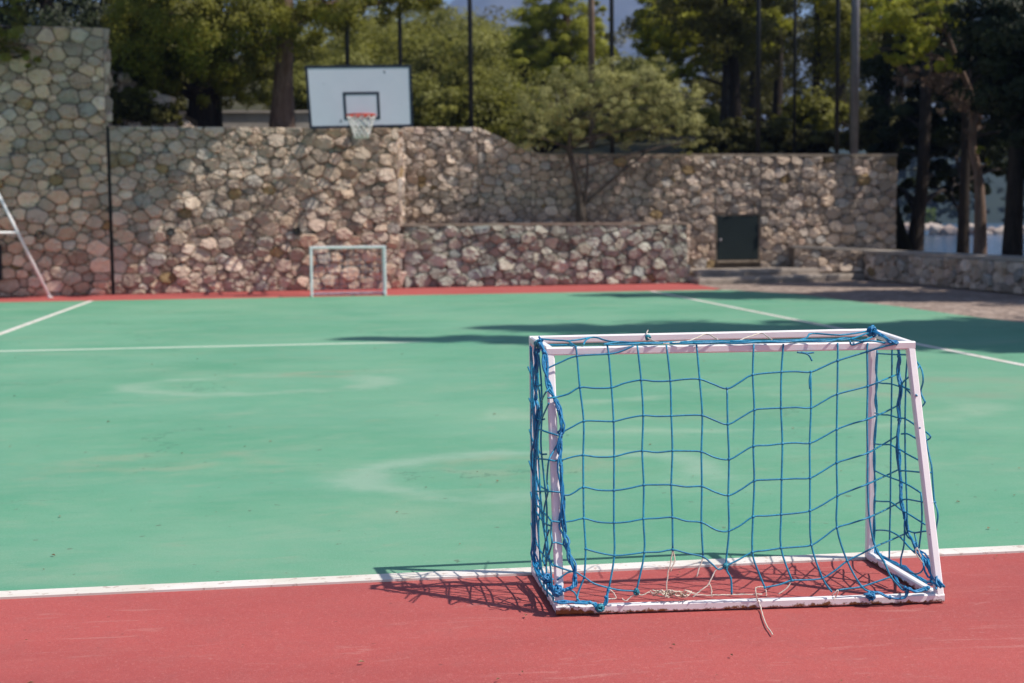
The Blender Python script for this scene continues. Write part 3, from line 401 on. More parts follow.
# hillside behind the walls (terrace at wall-top height, rising to the back)
def hill_h(x, y):
    base = 2.50 if x > 1.6 else 3.02
    if y > 34: base = 2.50 + (.5 if x < 0 else max(0,.5*(1-x/3)))
    up = max(0, y-31.5)
    return base + .135*up + .35*hash2(x*.35,y*.3)*min(1,up/6)
m = MB(); vs = []; rows = [29.62,30.2,31.5,33,35,38,42,47,53,60,70,84,100,130]
us = [-70,-45,-30,-20,-14,-9,-6,-3,-1,.5,1.55,1.7,3,5,7,9,11]
ncol = len(us)+3
for y in rows:
    e = 12.45 + max(0,y-31)*.14
    line = us + [e, e+.5+.05*(y-29), e+2+.2*(y-29)]
    for k, x in enumerate(line):
        z = hill_h(min(x, e), y)
        if k == ncol-2: z = z*.35
        if k == ncol-1: z = -2.6
        if y == 130: z -= 0
        vs.append((x,y,z))
m.add(vs, [(j*ncol+i, j*ncol+i+1, (j+1)*ncol+i+1, (j+1)*ncol+i) for j in range(len(rows)-1) for i in range(ncol-1)])
tag(m.build('hillside', SLOPE, smooth=True), kind='structure')
sheet('terrace_soil', [(-40,28.25),(1.60,28.25),(1.60,29.66),(-40,29.66)], 3.03, SOIL)
m = MB(); m.box(1.9,7.5,28.45,29.28,1.0,1.17); tag(m.build('planter_soil', SOIL), kind='structure')

# far ridge and the wooded headland across the water
def ridge(name, x0, x1, Y, h, depth, mat, seed, taper=None):
    r = random.Random(seed); m = MB(); nx, ny = 70, 9; vs = []
    ph = [r.uniform(0,6.28) for _ in range(8)]
    for j in range(ny):
        for i in range(nx):
            u = i/(nx-1); v = j/(ny-1); x = x0+(x1-x0)*u
            s = sum(math.sin(u*(5+6*k)+ph[k])/(1+k) for k in range(6))*.16
            prof = math.sin(min(1,v*1.0)*math.pi/2)**.8
            rel = sum(math.sin(u*(24+9*k)+v*(7+5*k)+ph[k])/(1.5+k) for k in range(5))*.06
            tp = taper(x) if taper else 1
            vs.append((x, Y+depth*v, -3 + (h*(.85+s)*tp)*prof*(1+rel)))
    m.add(vs, [(j*nx+i, j*nx+i+1, (j+1)*nx+i+1, (j+1)*nx+i) for j in range(ny-1) for i in range(nx-1)])
    return tag(m.build(name, mat, smooth=True), kind='structure')
MOUNT = mat_plain('mountain_scrub', (.05,.055,.045), (.13,.125,.11), .012, .95, 0, 0)
HEAD = mat_plain('headland_woods', (.008,.018,.008), (.02,.03,.012), .05, .95, 0, 0)
ridge('mountain', -300, 2400, 2000, 470, 700, MOUNT, 3, lambda x: min(1, max(.5, .5+(x-60)/260*.5)))
ridge('headland', 150, 900, 520, 42, 160, HEAD, 8)

# ------------------------------------------------------------------ rubble-stone walls
PAL = [(.37,.31,.255),(.43,.355,.285),(.40,.315,.27),(.32,.285,.255),(.46,.395,.33),(.35,.30,.26),(.45,.39,.345),(.28,.24,.21),(.41,.325,.245)]
PAL = [tuple((q*.55+.45*(.3*c[0]+.5*c[1]+.2*c[2]))*k for q,k in zip(c,(1.78,1.60,1.45))) for c in PAL]
def clip(poly, nx, ny, c):
    """keep nx*x+ny*y <= c"""
    out = []
    for i in range(len(poly)):
        a, b = poly[i], poly[(i+1)%len(poly)]
        da, db = nx*a[0]+ny*a[1]-c, nx*b[0]+ny*b[1]-c
        if da <= 0: out.append(a)
        if (da < 0 < db) or (db < 0 < da):
            t = da/(da-db); out.append((a[0]+(b[0]-a[0])*t, a[1]+(b[1]-a[1])*t))
    return out
def inside(poly, x, y):
    s = None
    for i in range(len(poly)):
        a, b = poly[i], poly[(i+1)%len(poly)]
        c = (b[0]-a[0])*(y-a[1])-(b[1]-a[1])*(x-a[0])
        if abs(c) < 1e-12: continue
        if s is None: s = c > 0
        elif s != (c > 0): return False
    return True
def stones(mb, dom, place, seed, rmin=.075, rmax=.20, relief=1., tone=(1,1,1)):
    """fit irregular stones into the convex domain dom (u,v); place(u,v,d) puts a point d proud of the face"""
    r = random.Random(seed)
    us = [p[0] for p in dom]; vsx = [p[1] for p in dom]
    u0,u1,v0,v1 = min(us),max(us),min(vsx),max(vsx)
    seeds = []
    tries = int((u1-u0)*(v1-v0)*1500)+300
    for k in range(tries):
        f = k/tries; rad = (rmax-rmin)*max(0,1-f*1.15)**2.2*r.uniform(.55,1) + rmin*r.uniform(.9,1.5)
        rad = min(rad, rmax)
        x, y = r.uniform(u0,u1), r.uniform(v0,v1)
        if not inside(dom, x, y): continue
        if all(((x-a)/1.35)**2+(y-b)**2 > (.62*(rad+q))**2 for a,b,q in seeds): seeds.append((x,y,rad))
    A = np.array(seeds)
    for i, (x, y, rad) in enumerate(seeds):
        poly = list(dom)
        d2 = ((A[:,0]-x)/1.35)**2+(A[:,1]-y)**2
        for j in np.argsort(d2)[1:22]:
            px, py, pr = A[j]
            w2 = 1/1.35**2; poly = clip(poly, 2*(px-x)*w2, 2*(py-y), (px*px-x*x)*w2+py*py-y*y+rad*rad-pr*pr)
            if len(poly) < 3: break
        if len(poly) < 3: continue
        for _ in range(2 if r.random() < .15 else 1):        # round the corners
            q = []
            for k in range(len(poly)):
                a, b = poly[k], poly[(k+1)%len(poly)]
                e = r.uniform(.04,.15); q += [(a[0]*(1-e)+b[0]*e, a[1]*(1-e)+b[1]*e), (a[0]*e+b[0]*(1-e), a[1]*e+b[1]*(1-e))]
            poly = q
            if len(poly) > 26: break
        cx = sum(p[0] for p in poly)/len(poly); cy = sum(p[1] for p in poly)/len(poly)
        size = math.sqrt(sum((p[0]-cx)**2+(p[1]-cy)**2 for p in poly)/len(poly))
        if size < .03: continue
        gap = max(.90, 1-.0052/size); k = len(poly)
        hgt = relief*min(.085, .48*size)*r.uniform(.5,1.45)
        tx, ty = r.uniform(-.55,.55), r.uniform(-.45,.55)
        vs = []
        for s, d, tw in ((gap,-.05,0),(gap*.99,.50*hgt,.5),(gap*r.uniform(.92,.965),.86*hgt,1),(gap*r.uniform(.50,.85),1.0*hgt,1.1)):
            for p in poly:
                dx, dy = (p[0]-cx)*s, (p[1]-cy)*s
                dd = d + tw*(dx*tx+dy*ty)*.6 + tw*r.uniform(-.016,.016)
                vs.append(place(cx+dx, cy+dy, dd))
        vs.append(place(cx, cy, hgt*1.03))
        fs = [(l*k+a, l*k+(a+1)%k, (l+1)*k+(a+1)%k, (l+1)*k+a) for l in range(3) for a in range(k)]
        fs += [(3*k+a, 3*k+(a+1)%k, 4*k) for a in range(k)]
        c = r.choice(PAL); g = r.uniform(.72,1.22)
        if r.random() < .025: c = (.40,.29,.16)
        if r.random() < .08: c = (.50,.46,.42)
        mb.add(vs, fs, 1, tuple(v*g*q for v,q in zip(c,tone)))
def along(a, b):
    ax, ay = a; dx, dy = b[0]-ax, b[1]-ay; L = math.hypot(dx,dy); dx/=L; dy/=L
    return (lambda u,v,d: (ax+dx*u+dy*d, ay+dy*u-dx*d, v)), L

def core(mb, a, b, th, z0, z1, front=0., ztop2=None):
    p, L = along(a,b)
    z2 = z1 if ztop2 is None else ztop2
    vs = [p(0,z0,-front),p(L,z0,-front),p(L,z0,-th),p(0,z0,-th),p(0,z1,-front),p(L,z2,-front),p(L,z2,-th),p(0,z1,-th)]
    mb.add(vs, [(0,3,2,1),(4,5,6,7),(0,1,5,4),(1,2,6,5),(2,3,7,6),(3,0,4,7)], 0)

def finish_wall(mb, name, label):
    o = mb.build(name, [MORTAR, STONE, COPING, CONCRETE], None)
    sm = [False for mi in mb.m]; o.data.polygons.foreach_set('use_smooth', sm)
    return tag(o, label, 'stone wall')

def wall_y(x): return 27.05+(x+5.7)*.9/7.45
# tall wall at the left
a, b = (-9.2,wall_y(-9.2)), (-3.640,wall_y(-3.640))
mb = MB(); p, L = along(a,b)
core(mb, a, b, .55, -.1, 4.86)
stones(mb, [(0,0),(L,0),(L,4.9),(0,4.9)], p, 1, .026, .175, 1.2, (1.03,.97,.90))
ps, Ls = along(b, (b[0]-.06,b[1]+.55))
stones(mb, [(.02,3.1),(Ls,3.1),(Ls,4.9),(.02,4.9)], ps, 21, .08, .16)
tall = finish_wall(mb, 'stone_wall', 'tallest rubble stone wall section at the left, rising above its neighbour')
# main wall with its return
a, b = (-3.592,wall_y(-3.592)), (1.77,wall_y(1.77))
mb = MB(); p, L = along(a,b)
core(mb, a, b, .5, -.1, 3.08)
stones(mb, [(0,0),(L,0),(L,3.11),(0,3.11)], p, 2, .024, .160, 1., (.98,.97,.94))
rb = (1.92, 29.27); p2, L2 = along(b, rb)
core(mb, (b[0]-.01,b[1]+.5), rb, .4, -.1, 3.08)
stones(mb, [(.03,0),(L2,0),(L2,3.11),(.03,3.11)], p2, 3, .09, .17, .7)
mainw = finish_wall(mb, 'stone_wall', 'rubble stone wall standing behind the small far goal, under the basketball board')
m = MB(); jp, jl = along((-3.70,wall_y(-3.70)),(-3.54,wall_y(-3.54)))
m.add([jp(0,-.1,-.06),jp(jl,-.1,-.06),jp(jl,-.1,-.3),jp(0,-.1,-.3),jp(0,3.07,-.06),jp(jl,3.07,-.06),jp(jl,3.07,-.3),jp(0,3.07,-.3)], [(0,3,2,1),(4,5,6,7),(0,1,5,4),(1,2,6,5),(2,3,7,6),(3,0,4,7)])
m.build('joint_shade', BLACK, mainw)  # black strip stands in for the shade inside the open wall joint
def hole(x, z, wall):
    y = wall_y(x); m = MB()
    c = [(math.cos(k*.5236),math.sin(k*.5236)) for k in range(12)]
    vs = [(x+q*.075,y-.10,z+s*.075) for q,s in c] + [(x+q*.055,y-.10,z+s*.055) for q,s in c] + [(x+q*.055,y-.005,z+s*.055) for q,s in c] + [(x+q*.075,y-.02,z+s*.075) for q,s in c]
    fs = []
    for l,k2 in ((0,1),(1,2)):
        fs += [(l*12+i,l*12+(i+1)%12,k2*12+(i+1)%12,k2*12+i) for i in range(12)]
    fs += [(i,36+i,36+(i+1)%12,(i+1)%12) for i in range(12)]
    fs += [tuple(range(24,36))]
    m.add(vs, fs); m.build('drain_pipe', BLACK, wall)
hole(site(44,27.1), lift(44,234,27.1), tall)
hole(site(174,27.4), lift(174,232,27.4), mainw); hole(site(299,27.6), lift(299,231,27.6), mainw)

# set-back wall with the hatch door
YR = 29.3
mb = MB()
def pr(u, v, d): return (u, YR-d, v)
DX0, DX1, DZ0, DZ1 = 8.57, 9.49, .41, 1.35
top = [(1.93,3.24),(3.5,3.24),(4.05,3.0),(4.6,2.70),(4.85,2.645),(12.57,2.615)]
def topz(u):
    for (u0,z0),(u1,z1) in zip(top,top[1:]):
        if u0 <= u <= u1: return z0+(z1-z0)*(u-u0)/(u1-u0)
    return top[-1][1]
for (u0,z0),(u1,z1) in zip(top,top[1:]):
    cuts = [u0,u1] if u1 < DX0 or u0 > DX1 else [u0,DX0,DX1,u1]
    for c0,c1 in zip(cuts,cuts[1:]):
        za, zb = topz(c0), topz(c1)
        if abs(c0-DX0) < 1e-6:
            core(mb, (c0,YR),(c1,YR), .5, -.1, DZ0-.002); 
            vs = [pr(c0,DZ1+.002,0),pr(c1,DZ1+.002,0),pr(c1,DZ1+.002,-.5),pr(c0,DZ1+.002,-.5),pr(c0,za-.04,0),pr(c1,zb-.04,0),pr(c1,zb-.04,-.5),pr(c0,za-.04,-.5)]
            mb.add(vs, [(0,3,2,1),(4,5,6,7),(0,1,5,4),(1,2,6,5),(2,3,7,6),(3,0,4,7)], 0)
        else: core(mb, (c0,YR),(c1,YR), .5, -.1, za-.04, 0, zb-.04)
        # coping strip
        vs = [pr(c0,za-.035,.05),pr(c1,zb-.035,.05),pr(c1,zb-.035,-.52),pr(c0,za-.035,-.52),pr(c0,za+.025,.05),pr(c1,zb+.025,.05),pr(c1,zb+.025,-.52),pr(c0,za+.025,-.52)]
        if c0 >= 4.6: mb.add(vs, [(0,3,2,1),(4,5,6,7),(0,1,5,4),(1,2,6,5),(2,3,7,6),(3,0,4,7)], 2)
stones(mb, [(1.95,0),(3.5,0),(3.5,3.22),(1.95,3.22)], pr, 5, .034, .13)
stones(mb, [(3.5,0),(4.6,0),(4.6,2.68),(4.05,2.98),(3.5,3.22)], pr, 6, .034, .13)
stones(mb, [(4.6,0),(DX0-.03,0),(DX0-.03,2.60),(4.6,2.66)], pr, 7, .034, .135)
stones(mb, [(DX0-.03,DZ1+.03),(DX1+.03,DZ1+.03),(DX1+.03,2.59),(DX0-.03,2.60)], pr, 8, .034, .12)
stones(mb, [(DX1+.03,0),(12.56,0),(12.56,2.58),(DX1+.03,2.59)], pr, 9, .034, .15)
recess = finish_wall(mb, 'stone_wall', 'long set-back rubble stone wall with the dark green hatch door')
m = MB(); f = .018                                              # pale rendered jambs and lintel
m.box(DX0-f,DX0,YR-.03,YR+.15,.36,DZ1+f); m.box(DX1,DX1+f,YR-.03,YR+.15,.36,DZ1+f)
m.box(DX0+.001,DX1-.001,YR-.028,YR+.15,DZ1+.001,DZ1+f-.002); m.box(DX0+.001,DX1-.001,YR-.09,YR+.15,.365,DZ0)
m.build('door_frame', COPING, recess)
m = MB(); m.box(DX0+.004,DX1-.004,YR+.0,YR+.05,DZ0+.004,DZ1-.004)
m.box(DX0+.02,DX1-.02,YR-.03,YR-.001,DZ0+.02,DZ1-.02)
d = m.build('door', DOOR, recess)
m = MB(); m.ball((DX0+.07,YR-.055,.84),.035,0,0,2); m.tube([(DX0+.07,YR-.02,.84),(DX0+.07,YR-.05,.84)],.014,8); m.build('handle', GREYPOLE, d, True)

# planter wall in front of the set-back wall
mb = MB(); a, b = (1.835,28.05),(7.62,28.16); p, L = along(a,b)
core(mb, a, b, .42, -.1, 1.22, 0, 1.19)
vs = [p(-.02,1.205,.06),p(L+.02,1.178,.06),p(L+.02,1.178,-.44),p(-.02,1.205,-.44),p(-.02,1.262,.06),p(L+.02,1.232,.06),p(L+.02,1.232,-.44),p(-.02,1.262,-.44)]
mb.add(vs, [(0,3,2,1),(4,5,6,7),(0,1,5,4),(1,2,6,5),(2,3,7,6),(3,0,4,7)], 2)
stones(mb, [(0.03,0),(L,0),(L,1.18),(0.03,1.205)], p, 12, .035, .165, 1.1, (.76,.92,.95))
e = (7.66,29.27); p2, L2 = along(b, e)
core(mb, (b[0]-.01,b[1]+.42), e, .3, -.1, 1.19)
stones(mb, [(.02,0),(L2-.02,0),(L2-.02,1.19),(.02,1.19)], p2, 13, .08, .16, .8)
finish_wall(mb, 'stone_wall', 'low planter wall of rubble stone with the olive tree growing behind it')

# low boundary wall on the right and the short piece that meets the big wall
mb = MB(); a, b = (11.62,28.62),(11.72,17.0); p, L = along(a,b)
core(mb, a, b, .5, -.1, .53)
vs = [p(-.02,.535,.05),p(L,.535,.05),p(L,.535,-.55),p(-.02,.535,-.55),p(-.02,.60,.05),p(L,.60,.05),p(L,.60,-.55),p(-.02,.60,-.55)]
mb.add(vs, [(0,3,2,1),(4,5,6,7),(0,1,5,4),(1,2,6,5),(2,3,7,6),(3,0,4,7)], 3)
stones(mb, [(0,0),(L,0),(L,.53),(0,.53)], p, 14, .04, .16, 1.)
finish_wall(mb, 'stone_wall', 'low boundary wall of rubble stone beside the gravel, in front of the tree trunks')
mb = MB(); a, b = (10.12,28.84),(12.1,28.66); p, L = along(a,b); ze = .545
core(mb, a, b, .45, .1, .66, 0, ze)
vs = [p(-.03,.665,.05),p(L,ze+.005,.05),p(L,ze+.005,-.48),p(-.03,.665,-.48),p(-.03,.725,.05),p(L,ze+.062,.05),p(L,ze+.062,-.48),p(-.03,.725,-.48)]
mb.add(vs, [(0,3,2,1),(4,5,6,7),(0,1,5,4),(1,2,6,5),(2,3,7,6),(3,0,4,7)], 3)
stones(mb, [(0,.15),(1.48,.15),(1.48,.57),(0,.655)], p, 15, .04, .14, 1.)
finish_wall(mb, 'stone_wall', 'short low stone wall piece with pale top between hatch door and boundary wall')

# steps before the hatch
def rough(poly, s, seed):
    r = random.Random(seed); out = []
    for (x0,y0),(x1,y1) in zip(poly, poly[1:]+poly[:1]):
        k = max(1,int(math.hypot(x1-x0,y1-y0)/.22))
        out += [(x0+(x1-x0)*i/k+(r.uniform(-s,s) if i else 0), y0+(y1-y0)*i/k+(r.uniform(-s,s) if i else 0)) for i in range(k)]
    return out
def ledge(poly, z0, z1, seed):
    m = MB(); p0 = rough(poly, .014, seed); n = len(p0); r = random.Random(seed+1)
    cx = sum(x for x,y in p0)/n; cy = sum(y for x,y in p0)/n
    def ins(q, d): L = math.hypot(q[0]-cx,q[1]-cy); return (q[0]+(cx-q[0])*d/L, q[1]+(cy-q[1])*d/L)
    vs = [(x,y,z0) for x,y in p0] + [(x,y,z1-.05+r.uniform(-.005,.005)) for x,y in p0] + [(*ins(q,.05),z1+r.uniform(-.005,.004)) for q in p0] + [(cx,cy,z1)]
    m.add(vs, [(l*n+i,l*n+(i+1)%n,(l+1)*n+(i+1)%n,(l+1)*n+i) for l in (0,1) for i in range(n)] + [(2*n+i,2*n+(i+1)%n,3*n) for i in range(n)])
    return m
m = ledge([(7.63,27.30),(11.55,28.46),(11.55,28.60),(10.08,28.78),(10.08,29.2),(7.70,29.2)], -.05, .12, 4)
tag(m.build('stone_step', LEDGE), 'lower wide rough stone step beside the gravel, below the hatch door', 'step')
m = ledge([(7.80,28.0),(10.6,28.62),(10.08,28.74),(10.08,29.2),(7.80,29.2)], .09, .25, 6)
tag(m.build('stone_step', LEDGE), 'upper rough stone landing directly under the hatch door sill', 'step')

# loose rubble bank on the terrace, and the plain wall farther back
m = MB(); r = random.Random(5)
for i in range(70):
    u = r.random(); x = -4.0+1.7*u; z = 3.0 + r.random()*1.55*(1-.75*u); y = 28.9+ (z-3)*.55 + r.uniform(-.15,.25)
    s = r.uniform(.10,.24); o = len(m.f)
    m.ball((x,y,z), s, .22, 1, 2, (r.uniform(.8,1.3),r.uniform(.8,1.2),r.uniform(.6,.95)))
    c = r.choice(PAL); g = r.uniform(.8,1.5)
    for k in range(o,len(m.f)): m.c[k] = tuple(v*g for v in c)
m.add([(-4.3,29.3,3),(-2.2,29.3,3),(-2.2,30.4,3),(-4.3,30.4,3),(-4.3,29.9,4.5),(-2.2,29.9,3.4),(-2.2,30.4,3.4),(-4.3,30.4,4.5)], [(0,3,2,1),(4,5,6,7),(0,1,5,4),(1,2,6,5),(2,3,7,6),(3,0,4,7)], 0, None)
o = m.build('rubble_bank', [SOIL, STONE]); tag(o, 'sunlit bank of loose stones on top beside the tall left wall', 'rubble')
m = MB(); m.box(-3.2,.6,33.0,33.3,2.6,3.78); m.box(-3.25,.65,32.95,33.35,3.781,3.84)
tag(m.build('concrete_wall', CONCRETE), 'low plain wall seen between the trunks above the left stone wall', 'wall')
# ------------------------------------------------------------------ goals
def goal_frame(root, W, far=False):
    """W: dict of the eight frame corner axes; each tube its own part"""
    t = .042 if far else .028
    st = STEEL
    def bar(name, a, b, up=(0,0,1), mat=STEEL):
        m = MB(); m.beam(a, b, t, t, up); return m.build(name, mat, root)
    def v(k): return Vector(W[k])
    h = t/2
    out = {}
    # posts stop under the top frame, top frame mitred by overlap of full-length front bars
    for s in ('L','R'):
        bar('front_post', v('f'+s)+Vector((0,0,0)), v('F'+s)-Vector((0,0,h+.001)), (0,1,0))
        bar('rear_post', v('b'+s)+Vector((0,0,h+.001)), v('B'+s)-Vector((0,0,h+.0005)), (0,1,0))
        d = (v('B'+s)-v('F'+s)).normalized()
        bar('side_top_bar', v('F'+s)+d*(h+.001), v('B'+s)-d*(h+.001))
        d = (v('b'+s)-v('f'+s)).normalized()
        g = v('f'+s).copy(); g.z = h
        e = v('b'+s).copy(); e.z = h
        bar('side_ground_bar', g+d*(h+.001), e-d*(h+.001), mat=STEEL_RUST)
    ex = Vector((h,0,0))
    bar('crossbar', v('FL')-ex, v('FR')+ex)
    bar('rear_top_bar', v('BL')-ex, v('BR')+ex)
    e0 = v('bL').copy(); e0.z = h+.001; e1 = v('bR').copy(); e1.z = h+.001
    rb = bar('rear_ground_bar', e0-ex, e1+ex, mat=STEEL_RUST)
    return rb

goal = empty('football_goal', (1.45,4.8,0), 'small white steel goal with tangled blue net, nearest on the red apron', 'goal')
W = dict(fL=(.802,5.085,0), fR=(2.091,5.085,0), FL=(.802,5.085,.867), FR=(2.091,5.085,.867),
         bL=(.799,4.549,0), bR=(2.088,4.471,0), BL=(.817,4.81,.850), BR=(2.084,4.722,.850))
goal_frame(goal, W)

def wob(p, s): return Vector(p) + Vector((random.uniform(-s,s),random.uniform(-s,s),random.uniform(-s,s)))
CR = .0032
m = MB()
for line in THIN: m.tube(smooth_line(line, 4), CR, 6)
for k in KNOTS: m.ball(k, .0060, .18, 0, 1)
m.build('net', CORD, goal, True)
for pts, n, sp in BUND:                                          # gathered strands, each gather a part of its own
    m = MB()
    for c in range(n):
        ph = random.uniform(0,6.28); fr = random.uniform(.10,.55)*random.choice((-1,1)); q = []
        base = smooth_line(pts, 4)
        for i, pnt in enumerate(base):
            a = ph+i*fr; amp = sp*(.5+.5*math.sin(i*.30+c*1.7))+.001
            q.append(pnt+Vector((math.cos(a)*amp, math.sin(a*1.1)*amp*.8, math.sin(a)*amp*.6)) + wob((0,0,0), sp*.16))
        for pnt in q: pnt.z = max(pnt.z, .006)
        m.tube(q, CR*random.uniform(.95,1.25), 6)
    for pnt in smooth_line(pts, 1)[1::2]: m.ball(pnt, .0075, .25, 0, 1)
    m.build('net_bundle', CORD_B, goal, True)
for c, r, n in BALLS:                                            # knotted rope: turns of cord wound round a point
    m = MB()
    for k in range(n):
        ax = Vector((random.gauss(0,1),random.gauss(0,1),random.gauss(0,1))).normalized(); s = ax.orthogonal().normalized(); u = ax.cross(s)
        rr = r*random.uniform(.5,.85); off = ax*random.uniform(-.4,.4)*r
        st, ln = random.uniform(0,6.28), random.uniform(1.8,5.)
        q = [Vector(c)+off+(s*math.cos(st+ln*i/9)+u*math.sin(st+ln*i/9))*rr*(1+.12*math.sin(i*2.+k)) for i in range(10)]
        for pnt in q: pnt.z = max(pnt.z, .005)
        m.tube(q, CR*1.2, 6)
    m.build('rope_knot', CORD_B if r > .0155 else CORD_T, goal, True)
for line in WHITE:
    m = MB(); q = smooth_line(line, 5)
    q = [wob(pnt, .0012) for pnt in q]
    for pnt in q: pnt.z = max(pnt.z, .004)
    m.tube(q, .0023, 5)
    m.build('tie_cord', WHITE_CORD, goal, True)

fg = empty('football_goal', (.69,25.3,0), 'small white goal standing at the foot of the stone wall', 'goal')
W2 = dict(fL=(.048,25.16,0), fR=(1.335,25.16,0), FL=(.048,25.16,.862), FR=(1.335,25.16,.862),
          bL=(.05,25.78,0), bR=(1.333,25.78,0), BL=(.06,25.5,.85), BR=(1.325,25.5,.85))
goal_frame(fg, W2, True)
m = MB()
def lerp(a,b,t): return Vector(a)*(1-t)+Vector(b)*t
for i in range(13):
    t = i/12; q = [lerp(lerp(W2['BL'],W2['BR'],t), lerp(W2['bL'],W2['bR'],t), k/8)+Vector((0,.03*math.sin(k/8*3.1),-.01*math.sin(i*2.))) for k in range(9)]
    m.tube(q, CR, 4)
for k in range(9):
    q = [lerp(lerp(W2['BL'],W2['BR'],i/12), lerp(W2['bL'],W2['bR'],i/12), k/8)+Vector((0,.03*math.sin(k/8*3.1),-.015*math.sin(i/12*3.1))) for i in range(13)]
    m.tube(q, CR, 4)
for s in ('L','R'):
    for k in range(7):
        t = (k+.5)/7
        m.tube([lerp(W2['F'+s],W2['f'+s],t), lerp(W2['B'+s],W2['b'+s],t)], CR, 4)
    for k in (1,2,3): m.tube([lerp(W2['F'+s],W2['B'+s],k/4), lerp(W2['f'+s],W2['b'+s],k/4)], CR, 4)
m.build('net', CORD, fg, True)

# ------------------------------------------------------------------ basketball board
hoop = empty('basketball_hoop', (.97,25.6,0), 'white basketball board with red rim and pale net above the stone wall', 'basketball hoop')
TLc, TRc, BLc, BRc = Vector((.018,25.6,4.044)), Vector((1.883,25.6,4.071)), Vector((.081,25.6,2.955)), Vector((1.902,25.6,2.988))
def bp(u, v, d=0): return (TLc*(1-u)+TRc*u)*(1-v)+(BLc*(1-u)+BRc*u)*v + Vector((0,-d,0))
def slab(m, u0,u1,v0,v1,d0,d1):
    vs = [bp(u0,v1,d1),bp(u1,v1,d1),bp(u1,v1,d0),bp(u0,v1,d0),bp(u0,v0,d1),bp(u1,v0,d1),bp(u1,v0,d0),bp(u0,v0,d0)]
    m.add(vs, [(0,3,2,1),(4,5,6,7),(0,1,5,4),(1,2,6,5),(2,3,7,6),(3,0,4,7)])
m = MB(); slab(m, 0,1,0,1,-.03,0); board = m.build('backboard', BOARD, hoop)
m = MB(); e = .021; e2 = e*1.7
slab(m, -.004,1.004,-.007,e2,-.035,.006); slab(m, -.004,1.004,1-e2,1.007,-.035,.006); slab(m, -.004,e,e2,1-e2,-.035,.0055); slab(m, 1-e,1.004,e2,1-e2,-.035,.0055)
m.build('border', DARKBLUE, board)
m = MB(); U0,U1,V0,V1 = .338,.685,.425,.87
slab(m, U0,U1,V0,V0+.04,0.001,.006); slab(m, U0,U1,V1-.04,V1,0.001,.006); slab(m, U0,U0+.024,V0+.04,V1-.04,0.001,.0055); slab(m, U1-.024,U1,V0+.04,V1-.04,0.001,.0055)
m.build('target_square', DARKBLUE, board)
for u,v,w in ((.735,.09,.012),(.745,.11,.009),(.295,.885,.014),(.30,.86,.008),(.16,.28,.006)):
    m = MB(); slab(m, u,u+w,v,v+w*1.8,.0005,.004); m.build('bolt', BLACK, board)
RC = Vector((.972,25.25,3.165)); RR = .25
m = MB(); m.tube([RC+Vector((math.cos(a)*RR,math.sin(a)*RR,0)) for a in [k*math.pi/16 for k in range(33)]], .016, 8)
slab(m, .42,.60,.80,.855,.007,.02)
for s in (-.13,.13): m.tube([(RC.x+s,25.585,3.14),(RC.x+s*.9,25.45,3.158)], .014, 6)
rim = m.build('rim', RIM, hoop, True)
m = MB(); N = 12
def npnt(k, l):
    t = l/6; rr = RR*(1-t)**1.0*.62 + .095 + .02*(t>.8)
    rr = RR if l == 0 else rr
    a = 2*math.pi*(k+.5*l)/N
    return RC+Vector((math.cos(a)*rr, math.sin(a)*rr, -.02-t*.39))
for k in range(N):
    for sgn in (1,-1):
        m.tube([npnt(k if sgn == 1 else k-l, l) for l in range(7)], .0085, 5)
m.build('hoop_net', HOOPNET, rim, True)
m = MB()
for x in (.55,1.35):
    m.beam((x,25.64,3.75),(x,28.0,3.75),.06); m.beam((x,25.66,3.25),(x,28.0,3.72),.045)
    m.beam((x,28.05,3.0),(x,28.05,3.85),.08)
m.beam((.30,25.66,3.5),(1.6,25.66,3.5),.05)
m.build('support_arm', BLACK, hoop)

# ------------------------------------------------------------------ poles
def pole(px, Y, r, top_z, base_z, mat, name, label, cat, group=None, lean=0., px_top=None):
    x = site(px, Y); e = empty(name, (x,Y,base_z), label, cat, group)
    m = MB(); m.tube([(x,Y,base_z-.2),(x+lean,Y,top_z)], [r,r*.9], 12); m.build('shaft', mat, e, True)
    m = MB(); m.ball((x+lean,Y,top_z),r*1.2,0,0,2,(1,1,.5)); m.build('cap', mat, e, True)
    m = MB(); m.tube([(x,Y,base_z-.05),(x,Y,base_z+.03)], r*2.4, 12); m.build('base_plate', mat, e)
    return e
G = 'black fence poles behind the wall'
pole(353,30,.05,9.5,3.0,BLACK,'fence_pole','black fence pole rising behind the left half of the basketball board','pole',G)
pole(405,30,.045,9.5,2.6,BLACK,'fence_pole','black fence pole rising behind the right edge of the basketball board','pole',G)
pole(474,30,.052,9.5,2.5,BLACK,'fence_pole','black fence pole right of the basketball board where the wall top starts sloping','pole',G)
pole(613,30,.05,9.5,2.5,BLACK,'fence_pole','black fence pole rising behind the olive tree crown','pole',G)
pole(757,30,.052,9.5,2.5,BLACK,'fence_pole','black fence pole above the hatch door','pole',G)
pole(835,30,.048,9.5,2.5,BLACK,'fence_pole','black fence pole just left of the thick grey pole','pole',G)
pole(793,31,.036,9.5,2.5,BLACK,'fence_pole','thinnest black fence pole, between hatch door and grey pole','pole',G)
pole(852,30.3,.095,10,2.5,GREYPOLE,'lamp_post','thick grey steel pole behind the right end of the long wall','pole')
pole(593,36,.085,12,3.0,WOODPOLE,'utility_pole','slim brown wooden pole standing in front of the bright pine','pole')

